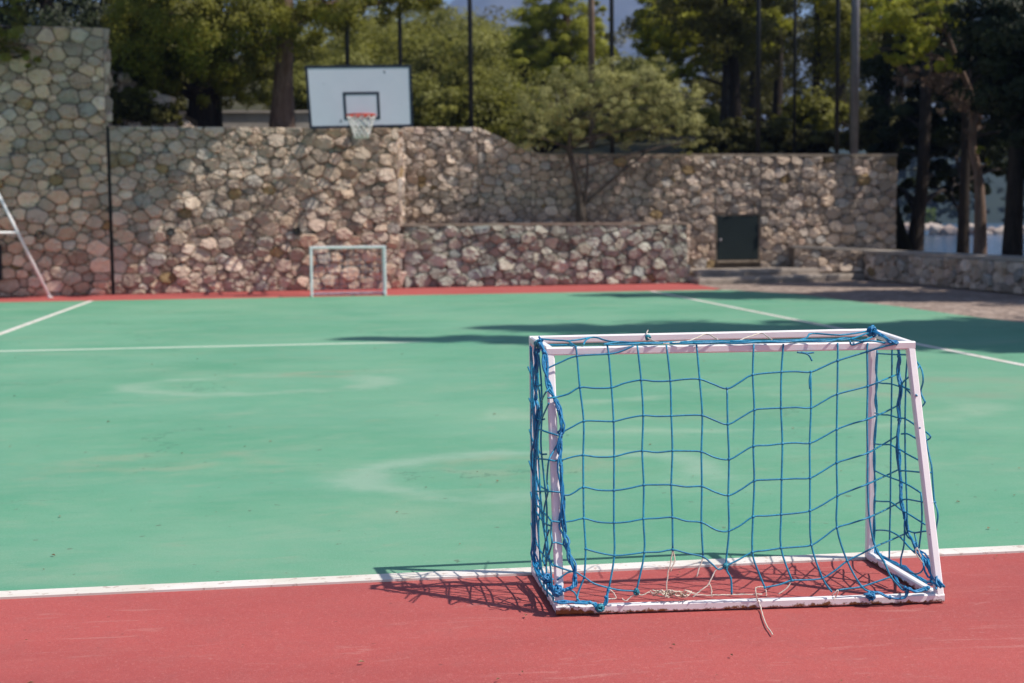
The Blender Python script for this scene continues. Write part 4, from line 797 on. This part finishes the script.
# ------------------------------------------------------------------ white stand at the left
st = empty('steel_stand', (-5.75,26.4,0), 'white steel A-shaped stand leaning by the tall left wall', 'stand')
ap = Vector((-5.78,26.4,2.68))
for foot in ((-4.595,26.4,0),(-6.965,26.4,0)):
    m = MB(); m.tube([foot, ap], .028, 10); leg = m.build('leg', STEEL, st, True)
    m = MB(); m.tube([(foot[0],foot[1],0),(foot[0],foot[1],.02)], .05, 10); m.build('foot', STEEL, leg)
m = MB(); m.tube([(-5.11,26.4,1.175),(-6.45,26.4,1.175)], .024, 10); m.build('crossbar', STEEL, st, True)
m = MB(); m.tube([ap, (-5.85,27.0,0)], .024, 10); m.build('rear_strut', STEEL, st, True)
m = MB(); m.box(-6.6,-5.52,26.93,26.985,.32,.95); m.box(-6.56,-5.56,26.915,26.929,.36,.91)
tag(m.build('metal_cabinet', BLACK), 'dark flat cabinet on the tall left wall behind the white stand', 'cabinet')
# ------------------------------------------------------------------ trees and shrubs
def leaf_mesh(name, mat, lobes, n, size, aspect, parent, seed, clumps=None, spread=.42, droop=0.):
    """crown of small leaf faces gathered into clumps through the volume of the lobes"""
    r = np.random.default_rng(seed)
    vol = np.array([l[3]*l[4]*l[5] for l in lobes])**.8; w = vol/vol.sum()
    allc = []
    for l, f in zip(lobes, w):
        k = max(4, int((clumps or max(14, n/55))*f))
        d = r.normal(size=(k,3)); d /= np.linalg.norm(d,axis=1)[:,None]
        rad = r.uniform(.0,1.,k)**.42
        dent = 1 + .16*np.sin(d[:,0]*5+l[0])+.14*np.sin(d[:,2]*6+l[1]*2)
        c = np.array(l[:3]) + d*rad[:,None]*dent[:,None]*np.array(l[3:6])
        s = spread*min(l[3:6])*r.uniform(.45,1.1,k)
        allc.append(np.concatenate([c, s[:,None], d], axis=1))
    C = np.concatenate(allc)
    pick = r.integers(0, len(C), n)
    off = r.normal(size=(n,3)); off /= np.linalg.norm(off,axis=1)[:,None]; off *= (r.uniform(0,1,n)**.5)[:,None]
    off[:,2] *= .65
    P = C[pick,:3] + off*C[pick,3][:,None]
    P[:,2] -= droop*np.abs(r.normal(size=n))*C[pick,3]
    nrm = C[pick,4:7]*1.0 + off*.8 + r.normal(size=(n,3))*.45 + np.array([.1,-.1,.35])
    nrm /= np.linalg.norm(nrm,axis=1)[:,None]
    t = np.cross(nrm, r.normal(size=(n,3))); t /= np.linalg.norm(t,axis=1)[:,None]+1e-9
    b = np.cross(nrm, t)
    L = size*r.uniform(.6,1.3,n); Wd = L*aspect
    V = np.empty((n,4,3))
    V[:,0] = P - t*L[:,None]*.5; V[:,2] = P + t*L[:,None]*.5
    V[:,1] = P + b*Wd[:,None]*.5 + nrm*L[:,None]*.08; V[:,3] = P - b*Wd[:,None]*.5 + nrm*L[:,None]*.08
    me = bpy.data.meshes.new(name)
    me.vertices.add(4*n); me.vertices.foreach_set('co', (V.reshape(-1,3)-np.array(parent.location)).ravel())
    me.loops.add(4*n); me.loops.foreach_set('vertex_index', np.arange(4*n, dtype=np.int32))
    me.polygons.add(n); me.polygons.foreach_set('loop_start', np.arange(0,4*n,4,dtype=np.int32)); me.polygons.foreach_set('loop_total', np.full(n,4,dtype=np.int32))
    me.materials.append(mat); me.update(calc_edges=True); me.validate()
    o = bpy.data.objects.new(name, me); COL.objects.link(o); o.parent = parent
    return o

def branch(m, a, b, r0, r1, bend=.12, k=5, rr=random):
    a, b = Vector(a), Vector(b); d = (b-a).length*bend
    mid = (a+b)/2 + Vector((rr.uniform(-d,d), rr.uniform(-d,d), rr.uniform(0,d)))
    q = [(1-t)**2*a+2*t*(1-t)*mid+t*t*b for t in [i/k for i in range(k+1)]]
    m.tube(q, [r0+(r1-r0)*i/k for i in range(k+1)], 7)
    return q

def tree(name, label, base, trunk, r0, lobes, leaf, bark, n, size, aspect=.45, seed=1, group=None, cat='tree', clumps=None, spread=.42, twigs=2, crown='crown', r1=None, droop=0.):
    e = empty(name, base, label, cat, group); rr = random.Random(seed)
    m = MB(); T = smooth_line(trunk, 4) if len(trunk) > 2 else [Vector(p) for p in trunk]
    k = len(T)-1; r1 = r1 or r0*.45
    m.tube(T, [(r0+(r1-r0)*i/k)*(1+.35*max(0,1-i*3/k)) for i in range(k+1)], 9)
    for l in lobes:
        c = Vector(l[:3]); s = min(T, key=lambda q: (q-c).length + .8*max(0, q.z-c.z+.3))
        q = branch(m, s, c, r1*.8, r1*.25, .15, 6, rr)
        for _ in range(twigs):
            d = Vector((rr.gauss(0,1),rr.gauss(0,1),rr.gauss(0,.8))).normalized()
            branch(m, q[3+rr.randrange(3)], c+Vector((d.x*l[3],d.y*l[4],d.z*l[5]))*.85, r1*.28, r1*.08, .2, 4, rr)
    m.build('trunk', bark, e, True)
    leaf_mesh(crown, leaf, lobes, n, size, aspect, e, seed, clumps, spread, droop)
    return e

def L_(px, py, Y, rx, ry, rz): return (site(px,Y), Y, lift(px,py,Y), rx, ry, rz)
def hz(px, Y): x = site(px, Y); return hill_h(x, Y)

# olive in the planter
bx, by = site(581,28.86), 28.86
tree('olive_tree', 'grey-green olive tree growing in the planter, its bare forked trunk showing', (bx,by,1.17),
     [(bx+.02,by,1.1),(bx,by,1.7),(bx-.10,by-.02,2.2),(bx-.22,by-.03,2.75),(bx-.15,by-.05,3.3)], .10,
     [L_(548,105,28.75,.62,.62,.52), L_(600,85,28.8,.75,.7,.50), L_(655,108,28.7,.62,.65,.55), L_(685,125,28.85,.48,.5,.45), L_(530,135,28.8,.38,.5,.35), L_(575,128,28.6,.55,.45,.42), L_(625,130,28.9,.6,.5,.42), L_(655,72,29,.38,.4,.32), L_(690,95,28.8,.38,.4,.35), L_(560,75,28.9,.4,.4,.3), L_(612,108,28.6,.7,.6,.5), L_(640,85,28.8,.6,.6,.4), L_(575,100,28.7,.6,.6,.5), L_(690,140,28.7,.35,.4,.28), L_(668,95,28.9,.5,.5,.45)],
     LEAF_OLIVE, BARK_O, 30000, .058, .32, 3, None, 'olive tree', 520, .36, 3, r1=.035)
o = COL.objects['olive_tree']
m = MB(); rr = random.Random(8)
branch(m, (bx+.01,by,1.55), L_(650,150,28.8,0,0,0)[:3], .045, .018, .06, 6, rr); branch(m, (bx,by,1.25), (bx+.16,by+.02,2.7), .045, .02, .12, 6, rr)
m.build('limb', BARK_O, o, True)

# left terrace trees with overhanging crowns
x = site(207,30.6)
tree('cypress_tree', 'thick dark-trunked tree with low hanging olive-green foliage, between rubble bank and plain wall', (x,30.6,3.03),
     [(x-.02,30.6,2.9),(x,30.6,4.2),(x+.1,30.5,6),(x,30.3,9)], .27,
     [L_(150,55,29.4,.75,1.0,.75), L_(185,30,28.8,.9,1.2,.8), L_(228,45,29.2,.75,1.,.85), L_(165,85,29.8,.5,.6,.5), L_(240,88,30.2,.45,.6,.5), L_(255,20,29.2,.8,1,.8),
      L_(145,100,29.6,.55,.5,.45), L_(180,85,29.7,.5,.5,.4), L_(228,92,30.0,.5,.5,.4), L_(262,85,31.2,.5,.5,.45), L_(200,60,29.3,.6,.7,.6), L_(150,20,29.2,.8,.9,.7)],
     LEAF_CYP, BARK_D, 52000, .09, .4, 21, None, 'tree', 330, .5, 2, droop=.35)
x = site(220,31.2)
tree('pine_tree', 'slim dark trunk close beside the thick one, its high crown leaning out over the wall', (x,31.2,3.03),
     [(x,31.2,2.9),(x+.05,31.1,4.5),(x+.25,30.2,6.2),(x+.5,28.6,7.4),(x+.6,27,8)], .15,
     [(.05,26.3,7.15,1.0,1.0,.8),(-1.2,26.2,7.4,1.1,1.1,.8),(-2.3,26.0,7.7,1.1,1.1,.8),(-.7,25.7,8.3,1.1,1.0,.7),(-1.8,25.6,8.7,1.2,1.1,.8),(-3.3,26.5,7.5,1.1,1.0,.8),(.25,26.9,6.75,.65,.6,.5),(-3.6,25.7,8.8,1.2,1.1,.8),(-2.9,27.4,7.0,1.0,.9,.7),(-1.6,27.0,6.8,.9,.8,.6),(-.5,26.8,6.8,.8,.8,.6)],
     LEAF_CYP, BARK_D, 42000, .15, .5, 24, None, 'pine', 420, .55, 1)
x = site(287,30.4)
tree('pine_tree', 'leaning grey-brown trunked pine directly left of the basketball board', (x,30.4,3.03),
     [(x-.02,30.4,2.9),(x+.05,30.4,4.3),(x+.14,30.3,6),(x,30,8.5)], .25,
     [L_(300,28,29.8,.8,1,.6), L_(340,12,29.8,.9,1,.6), L_(265,60,30.8,.5,.6,.5), L_(385,8,30,.8,.9,.45), L_(430,5,30.2,.6,.8,.35), (-.2,29.5,9,1.5,1.5,1.2)],
     LEAF_CYP, BARK_P, 34000, .09, .38, 22, None, 'pine', 230, .5, 2, droop=.2)
tree('broadleaf_tree', 'bright leafy tree overhanging the tall wall in the top left corner', (-7.6,28.6,3.03),
     [(-7.6,28.6,2.9),(-7.4,28.4,5),(-6.9,28,6.5)], .16,
     [L_(8,35,26.6,.45,.5,.55), L_(32,12,26.4,.38,.4,.35), L_(18,62,26.7,.34,.35,.28), L_(36,66,26.8,.24,.25,.2), L_(2,10,26.5,.4,.4,.4), L_(28,40,26.6,.3,.35,.3), (-6.4,26.9,6.4,.9,.8,.8), (-7.2,27.4,6,1.,.9,1)],
     LEAF_SCRUB, BARK_D, 16000, .075, .45, 23, None, 'tree', 170, .55, 2)
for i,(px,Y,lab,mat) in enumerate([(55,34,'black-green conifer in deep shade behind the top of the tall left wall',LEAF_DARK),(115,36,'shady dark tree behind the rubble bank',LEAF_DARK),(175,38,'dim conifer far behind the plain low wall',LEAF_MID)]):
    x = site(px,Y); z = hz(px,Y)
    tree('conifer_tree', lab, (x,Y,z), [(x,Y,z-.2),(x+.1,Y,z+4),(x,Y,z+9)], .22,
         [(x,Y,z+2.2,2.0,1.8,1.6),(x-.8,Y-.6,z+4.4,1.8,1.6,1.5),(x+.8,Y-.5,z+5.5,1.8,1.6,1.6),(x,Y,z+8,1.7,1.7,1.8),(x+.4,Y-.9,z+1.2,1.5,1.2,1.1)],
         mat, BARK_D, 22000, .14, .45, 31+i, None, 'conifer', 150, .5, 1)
def shrub(px, py, Y, w, h, mat, lab, seed, n=2600, name='shrub', size=.15, group=None, zb=None, cat='shrub'):
    x = site(px,Y); z = hz(px,Y) if zb is None else zb; zt = lift(px,py,Y)
    hh = max(.4, zt - z) if h is None else h; rr = random.Random(seed)
    lobes = [(x,Y,z+hh*.55,w*.8,w*.7,hh*.5)] + [(x+rr.uniform(-.7,.7)*w, Y+rr.uniform(-.6,.3)*w, z+hh*rr.uniform(.3,.8), w*.5, w*.45, hh*.30) for _ in range(4)]
    e = empty(name, (x,Y,z), lab, cat, group)
    m = MB()
    for l in lobes: branch(m, (x,Y,z-.15), l[:3], .05, .015, .15, 4, rr)
    m.build('stem', BARK_D, e, True); leaf_mesh('foliage', mat, lobes, n, size, .5, e, seed, None, .5)
    return e
shrub(120,118,29.0,.62,1.0,LEAF_MID,'dark ivy-like shrub over the foot of the rubble bank', 41, 7000, size=.085, zb=3.03)
shrub(158,122,29.0,.66,.8,LEAF_MID,'low dark shrub on the wall top right of the rubble bank', 42, 7000, size=.085, zb=3.03)
shrub(112,75,29.3,.35,.8,LEAF_MID,'dark shrub wedged between rubble bank and tall wall', 44, 2600, size=.08, zb=3.7)
shrub(145,85,29.2,.42,.7,LEAF_CYP,'shrub growing out of the middle of the rubble bank', 45, 2600, size=.08, zb=3.4)
shrub(128,45,29.9,.50,.8,LEAF_CYP,'small shrub on the upper edge of the rubble bank', 43, 1500, size=.10, zb=3.9)
# scrub and small trees on the hillside, each one its own
HS = [(310,78,36,1.3,'nearest scrub bush behind the left edge of the basketball board'),(352,60,38,1.6,'olive-green bush peeping over the top edge of the basketball board'),
      (388,40,43,2.0,'rounded hillside bush above the right half of the basketball board'),(432,88,36,1.5,'bush right beside the basketball board just above the wall top'),
      (428,45,42,2.1,'tall hillside bush upper right of the basketball board'),(482,92,36,1.3,'bush behind the fence pole where the wall top slopes'),
      (468,38,46,2.3,'broad hillside bush behind the fence pole right of the board'),(512,70,40,1.9,'dense bush left behind the olive crown'),
      (505,32,52,2.4,'pale green hillside bush left of the bright pine'),(440,18,60,3.2,'highest hillside bush below the mountain, left of the fence pole'),
      (380,15,58,3.2,'far hillside bush high above the basketball board'),(320,22,54,2.8,'far hillside bush behind the leaning pine trunk'),
      (545,110,37,1.5,'bush behind the left side of the olive crown'),(640,55,50,2.2,'far bush in the gap between the two bright pines'),
      (665,100,40,1.8,'shaded bush behind the right side of the olive crown'),(600,62,44,1.8,'bush behind the fence pole at the olive crown'),
      (625,100,38,1.4,'bush between the wooden pole and the olive crown')]
for i,(px,py,Y,w,lab) in enumerate(HS):
    shrub(px,py,Y,w,None,[LEAF_SCRUB,LEAF_SCRUB,LEAF_CYP][i%3],lab,60+i,int(8000+2600*w),size=.105+.0015*(Y-36), group='scrub on the hillside')

# two bright pines
x = site(566,46); z = hz(566,46)
tree('pine_tree', 'bright yellow-green pine standing against the mountain, behind the wooden pole', (x,46,z),
     [(x,46,z-.2),(x+.1,46,z+3),(x,46,z+6.5)], .18,
     [L_(545,55,46,1.1,1.1,.9),L_(580,40,46,1.0,1.,.9),L_(560,10,46,1.2,1.1,.9),L_(590,70,45.5,.75,.9,.7),L_(525,50,46,.7,.8,.7),L_(530,92,45.6,.9,.9,.8),L_(575,-20,46,1.1,1.1,.9),L_(593,15,46,.55,.7,.7),L_(535,25,46,.8,.9,.8),L_(565,70,45.6,1.,.9,.8),L_(600,45,46,.6,.7,.6),L_(518,75,46,.7,.8,.7)],
     LEAF_PINE, BARK_P, 52000, .12, .30, 81, None, 'pine', 420, .36, 1)
x = site(735,37); z = hz(735,37)
tree('pine_tree', 'bright spreading pine with sunlit left boughs, right of the mountain gap', (x,37,z),
     [(x,37,z-.2),(x-.1,37,z+3),(x-.4,37,z+6)], .17,
     [L_(655,18,36.5,.6,.8,.55),L_(665,48,36.4,.65,.8,.45),L_(700,52,36.2,.75,.9,.45),L_(695,15,36.6,.9,.9,.7),L_(735,30,36.8,.9,.9,.7),L_(680,75,36.8,.55,.6,.32),L_(755,5,37,1.0,1,.8),L_(648,38,36.4,.5,.6,.5),L_(675,30,36.2,.7,.7,.6),L_(710,35,36.1,.7,.7,.6)],
     LEAF_PINE, BARK_D, 46000, .11, .30, 82, None, 'pine', 420, .36, 1)
# shady wood behind the right half of the long wall
WD = [(722,34,.10,'slim dark trunk left of the hatch door, in the shady wood'),(775,40,.15,'shaded wood tree right of the fence pole above the hatch door'),
      (812,38,.13,'shaded wood tree behind the thinnest fence pole'),(880,33,.15,'dark straight trunk right of the thick grey pole'),(752,48,.18,'farther wood tree above the hatch door'),(838,50,.18,'farther wood tree behind the thick grey pole'),(895,46,.18,'farther wood tree above the right end of the long wall')]
for i,(px,Y,r,lab) in enumerate(WD):
    x = site(px,Y); z = hz(px,Y); rr = random.Random(200+i)
    lobes = [(x+rr.uniform(-1,1),Y+rr.uniform(-.8,.6),z+rr.uniform(2.6,7.5),rr.uniform(1.1,1.7),1.3,rr.uniform(.8,1.2)) for _ in range(6)]
    if Y > 44: lobes += [(x+rr.uniform(-1.5,1.5),Y,z+rr.uniform(.8,2.5),1.6,1.4,1.0) for _ in range(3)]
    tree('wood_tree', lab, (x,Y,z), [(x,Y,z-.2),(x+.08,Y,z+3),(x-.05,Y,z+8)], r, lobes, [LEAF_MID,LEAF_CYP][i==2], BARK_D, 18000, .12, .42, 90+i, 'shady wood trees behind the long wall', 'tree', 130, .5, 1)
US = [(715,118,40,1.3,'dim undergrowth left of the hatch door, above the wall'),(770,112,44,1.6,'dim undergrowth above the hatch door'),(808,92,36,1.0,'sunlit bush between the thinnest fence pole and the grey pole'),
      (850,118,42,1.6,'dim undergrowth behind the thick grey pole'),(885,108,38,1.3,'dim undergrowth at the right end of the long wall'),(690,118,46,1.8,'dim undergrowth beyond the right edge of the olive crown'),(735,70,56,2.4,'far dark bush deep in the wood'),(748,122,33,.9,'low bush just above the wall top over the hatch door'),(792,127,33.5,.9,'low bush at the foot of the thinnest fence pole'),(822,130,34,.8,'low bush just left of the grey pole on the wall top'),(868,126,33,.9,'low bush just right of the grey pole on the wall top'),(715,130,32.5,.8,'low bush on the wall top left of the hatch door')]
for i,(px,py,Y,w,lab) in enumerate(US):
    shrub(px,py,Y,w,None,LEAF_CYP if i == 2 else LEAF_MID,lab,120+i,9000,size=.12, group='undergrowth of the shady wood')

# far-off wood closing the view behind the hillside: one mass
e = empty('far_woods', (4,66,6), None, None); e['kind'] = 'stuff'
fl = []; rr = random.Random(515)
def mass(p0, p1, Y, top, step, rr_):
    px = p0
    while px <= p1:
        for py in range(top, 140, 26):
            fl.append((site(px,Y)+rr_.uniform(-.6,.6), Y+rr_.uniform(-1.5,1.5), lift(px,py+rr_.uniform(-8,8),Y), 1.7, 1.4, 1.25))
        px += step
mass(-30, 452, 66, -25, 30, rr); mass(655, 905, 60, -30, 28, rr); mass(470, 640, 70, 42, 30, rr)
leaf_mesh('foliage', LEAF_MID, fl, 90000, .26, .5, e, 516, 1500, .55)  # dark leaf colour stands in for the deep shade of this wood

# trees beyond the low wall on the right
def gz(x): return -.03-(x-12)*.055-max(0,x-18)*.12
x = site(913,30.6); z = gz(x)
tree('pine_tree', 'dark leaning pine trunk nearest the end of the long wall, by the sea', (x,30.6,z),
     [(x-.05,30.6,z-.2),(x+.05,30.6,1.0),(x+.18,30.6,2.4),(x+.2,30.5,6),(x,30.3,9)], .19,
     [L_(905,150,32,1.0,.8,.5),L_(935,120,31.5,1.1,.9,.6),L_(895,110,32,.9,.9,.7),(x+.9,31,8.0,1.3,1.2,1),L_(930,175,33,1.0,.8,.35),L_(905,60,32,1.1,1,.9),L_(940,150,32.5,1.2,.9,.5),L_(890,185,33.5,.8,.8,.3),L_(925,190,34,1.0,.8,.35),L_(945,195,34.5,.9,.8,.3),L_(905,200,34,.7,.8,.25)],
     LEAF_DARK, BARK_D, 46000, .14, .45, 140, None, 'pine', 150, .5, 1)
x = site(961,28.4); z = gz(x)
tree('pine_tree', 'straight black trunk directly left of the pale curved trunk', (x,28.4,z),
     [(x,28.4,z-.2),(x+.02,28.4,2.0),(x+.06,28.4,6),(x+.1,28.4,9)], .125,
     [L_(990,60,29,1.1,1.,.9),L_(960,165,30.5,.9,.8,.4),L_(1010,130,29,.9,.9,.8),L_(965,110,30.6,1.1,.9,.8),L_(945,40,31,1.1,1,.9),L_(990,165,31,.9,.8,.32),L_(965,70,31,1.2,.9,.8),L_(1020,175,31,.9,.8,.4),L_(968,185,33,.8,.7,.3),L_(985,140,32,.8,.7,.35)],
     LEAF_DARK, BARK_D, 46000, .13, .45, 141, None, 'pine', 150, .5, 1)
x = site(976,27.2); z = gz(x)
e = tree('pine_tree', 'pale curved pine trunk with bright green and dry brown branches by the sea', (x,27.2,z),
     [(x+.04,27.2,z-.2),(x+.05,27.2,1.0),(x,27.2,2.0),(x-.15,27.2,2.7),(x-.22,27.1,3.6),(x-.7,27.0,4.6),(x-1.2,26.9,5.8)], .125,
     [L_(885,12,26.9,.55,.6,.42),L_(915,35,26.8,.42,.5,.32),L_(900,52,26.9,.40,.5,.24),L_(945,60,26.9,.35,.4,.22),L_(868,45,27,.22,.3,.25),L_(940,10,27,.5,.5,.35),L_(985,160,27,.13,.15,.15),L_(975,148,26.9,.14,.15,.1)],
     LEAF_PINE, BARK_P, 12000, .085, .30, 142, None, 'pine', 260, .40, 2, r1=.03)
leaf_mesh('dead_branches', LEAF_DEAD, [L_(930,75,27.2,.55,.4,.30),L_(960,100,27.2,.42,.4,.32),L_(910,68,27.3,.35,.3,.2),L_(972,125,27.1,.2,.25,.3)], 2200, .14, .12, e, 143, 70, .6)
x = site(1012,26.2); z = gz(x)
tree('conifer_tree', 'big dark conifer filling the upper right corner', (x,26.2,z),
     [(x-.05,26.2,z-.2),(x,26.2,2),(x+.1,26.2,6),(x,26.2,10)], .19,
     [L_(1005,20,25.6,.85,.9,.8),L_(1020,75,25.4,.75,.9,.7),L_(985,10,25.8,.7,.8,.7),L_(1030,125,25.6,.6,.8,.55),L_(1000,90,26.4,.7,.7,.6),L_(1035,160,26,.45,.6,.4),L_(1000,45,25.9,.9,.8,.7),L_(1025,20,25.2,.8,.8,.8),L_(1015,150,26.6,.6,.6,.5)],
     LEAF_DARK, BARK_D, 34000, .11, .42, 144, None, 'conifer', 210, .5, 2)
# neighbours outside the frame on the right, whose shade falls across the court
def conifer(x, y, h, w, lab, seed, z0=None, name='conifer_tree', low=.12, ex=.65):
    z = gz(x) if z0 is None else z0; rr = random.Random(seed); lobes = []
    for k in range(22):
        t = low+(1-low)*k/21.5; q = w*(1-t)**ex+.18
        lobes.append((x+rr.uniform(-.25,.25)*q, y+rr.uniform(-.25,.25)*q, z+h*t, q, q, h*.055))
    tree(name, lab, (x,y,z), [(x,y,z-.2),(x+.1,y,z+h*.5),(x,y,z+h*.97)], .22, lobes, LEAF_DARK, BARK_D, 34000, .30, .5, seed, None, 'conifer', 700, .6, 0)
conifer(13.2,11.45,19.9,1.15,'tall dark conifer off to the right whose shadow crosses the middle of the court',301)
conifer(13.4,13.15,17.2,2.5,'middling dark conifer off to the right, beside the tallest one',304)
conifer(15.6,18.6,6.5,1.6,'smaller dark conifer off to the right behind the boundary wall',305,low=.2)
conifer(14.6,20.7,15.2,2.4,'tall dark conifer off to the right beyond the boundary wall',302)
conifer(15.8,24.2,8.5,2.6,'stout dark conifer behind the low boundary wall',303,low=.25)

# dark wood on the far bank of the inlet: one mass
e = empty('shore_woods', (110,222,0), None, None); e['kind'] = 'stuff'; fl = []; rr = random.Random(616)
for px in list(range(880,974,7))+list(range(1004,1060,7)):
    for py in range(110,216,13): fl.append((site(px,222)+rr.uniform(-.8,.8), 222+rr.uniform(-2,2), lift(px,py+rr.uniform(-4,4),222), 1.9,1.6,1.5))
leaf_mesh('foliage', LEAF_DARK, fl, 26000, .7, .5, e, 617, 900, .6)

# breakwater across the water with a bright bush on it
m = MB(); rr = random.Random(9)
for i in range(60):
    u = rr.random(); x = 86+26*u; y = 205+rr.uniform(-1.5,3); zz = -1.6+rr.random()*1.7*(1-.45*u)*(1 if u < .8 else .7)
    o0 = len(m.f); m.ball((x,y,zz), rr.uniform(.6,1.3), .2, 0, 1, (1.3,1,.7)); c = rr.choice([(.42,.34,.28),(.5,.42,.36),(.36,.28,.24)])
    for k in range(o0,len(m.f)): m.c[k] = c
tag(m.build('rock_breakwater', STONE), 'pale rock breakwater lying across the sea inlet between the trunks', 'breakwater')
shrub(928,206,208,1.6,3.2,LEAF_BRIGHT,'bright green bush on the far rock breakwater', 320, 1500, size=.5, zb=-.4)

# fallen leaves and grit scattered on the court
m = MB(); rr = random.Random(77)
for i in range(130):
    y = 3.4+rr.random()**1.6*16; x = rr.uniform(-.2*y-.3,.5*y+.3); s = rr.uniform(.004,.013)
    a = rr.uniform(0,6.28); z = .005
    m.add([(x+math.cos(a)*s,y+math.sin(a)*s,z),(x-math.sin(a)*s*.5,y+math.cos(a)*s*.5,z+s*.5),(x-math.cos(a)*s,y-math.sin(a)*s,z+.001),(x+math.sin(a)*s*.5,y-math.cos(a)*s*.5,z+s*.35)], [(0,1,2,3)])
tag(m.build('leaf_litter', mat_leaf('dry_leaf', (.10,.06,.03), (.22,.14,.07), .1)), kind='stuff')

# ------------------------------------------------------------------ air, sky, sun, camera
hz_m = bpy.data.materials.new('haze'); hz_m.use_nodes = True; nt = hz_m.node_tree
nt.nodes.remove(nt.nodes['Principled BSDF'])
pv = nt.nodes.new('ShaderNodeVolumePrincipled'); pv.inputs['Color'].default_value = (.34,.53,1,1); pv.inputs['Density'].default_value = HAZE
pv.inputs['Anisotropy'].default_value = .2
nt.links.new(pv.outputs[0], nt.nodes['Material Output'].inputs['Volume'])
m = MB(); m.box(-2950,2950,-500,2950,-4.2,640)
h = m.build('haze', hz_m); tag(h, kind='stuff')

w = bpy.data.worlds.new('World'); S.world = w; w.use_nodes = True
nt = w.node_tree; sky = nt.nodes.new('ShaderNodeTexSky'); sky.sky_type = 'NISHITA'; sky.sun_disc = False
sun_dir = Vector((.565,-.20,.87)).normalized()
sky.sun_elevation = math.asin(sun_dir.z); sky.sun_rotation = math.atan2(sun_dir.x, sun_dir.y)
nt.links.new(sky.outputs[0], nt.nodes['Background'].inputs[0]); nt.nodes['Background'].inputs[1].default_value = SKY
sl = bpy.data.lights.new('sun', 'SUN'); sl.energy = SUN; sl.angle = math.radians(.53); sl.color = (1,.925,.83)
so = bpy.data.objects.new('sun', sl); COL.objects.link(so); so.rotation_euler = (-sun_dir).to_track_quat('-Z','Y').to_euler(); so.location = (10,-5,20)

cd = bpy.data.cameras.new('camera'); co = bpy.data.objects.new('camera', cd); COL.objects.link(co); S.camera = co
yaw, pitch, roll = .141474723, .0849162728, -.0102438787
cy, sy, cp, sp = math.cos(yaw), math.sin(yaw), math.cos(pitch), math.sin(pitch)
F = Vector((sy*cp,cy*cp,-sp)); R = Vector((cy,-sy,0)); U = R.cross(F); cr, sr = math.cos(roll), math.sin(roll)
R2 = R*cr+U*sr; U2 = -R*sr+U*cr
co.matrix_world = Matrix(((R2.x,U2.x,-F.x,0),(R2.y,U2.y,-F.y,0),(R2.z,U2.z,-F.z,1.3),(0,0,0,1)))
cd.lens = 50; cd.sensor_width = 36; cd.clip_end = 8000; cd.clip_start = .05
cd.dof.use_dof = True; cd.dof.focus_distance = 4.85; cd.dof.aperture_fstop = FSTOP

vs_ = S.view_settings; vs_.view_transform = 'Standard'; vs_.look = 'None'; vs_.exposure = EXPO; vs_.gamma = 1; vs_.use_curve_mapping = False
S.render.engine = 'CYCLES'; S.cycles.max_bounces = 6; S.cycles.diffuse_bounces = 4; S.cycles.transparent_max_bounces = 4; S.cycles.volume_bounces = 0
S.cycles.use_denoising = True
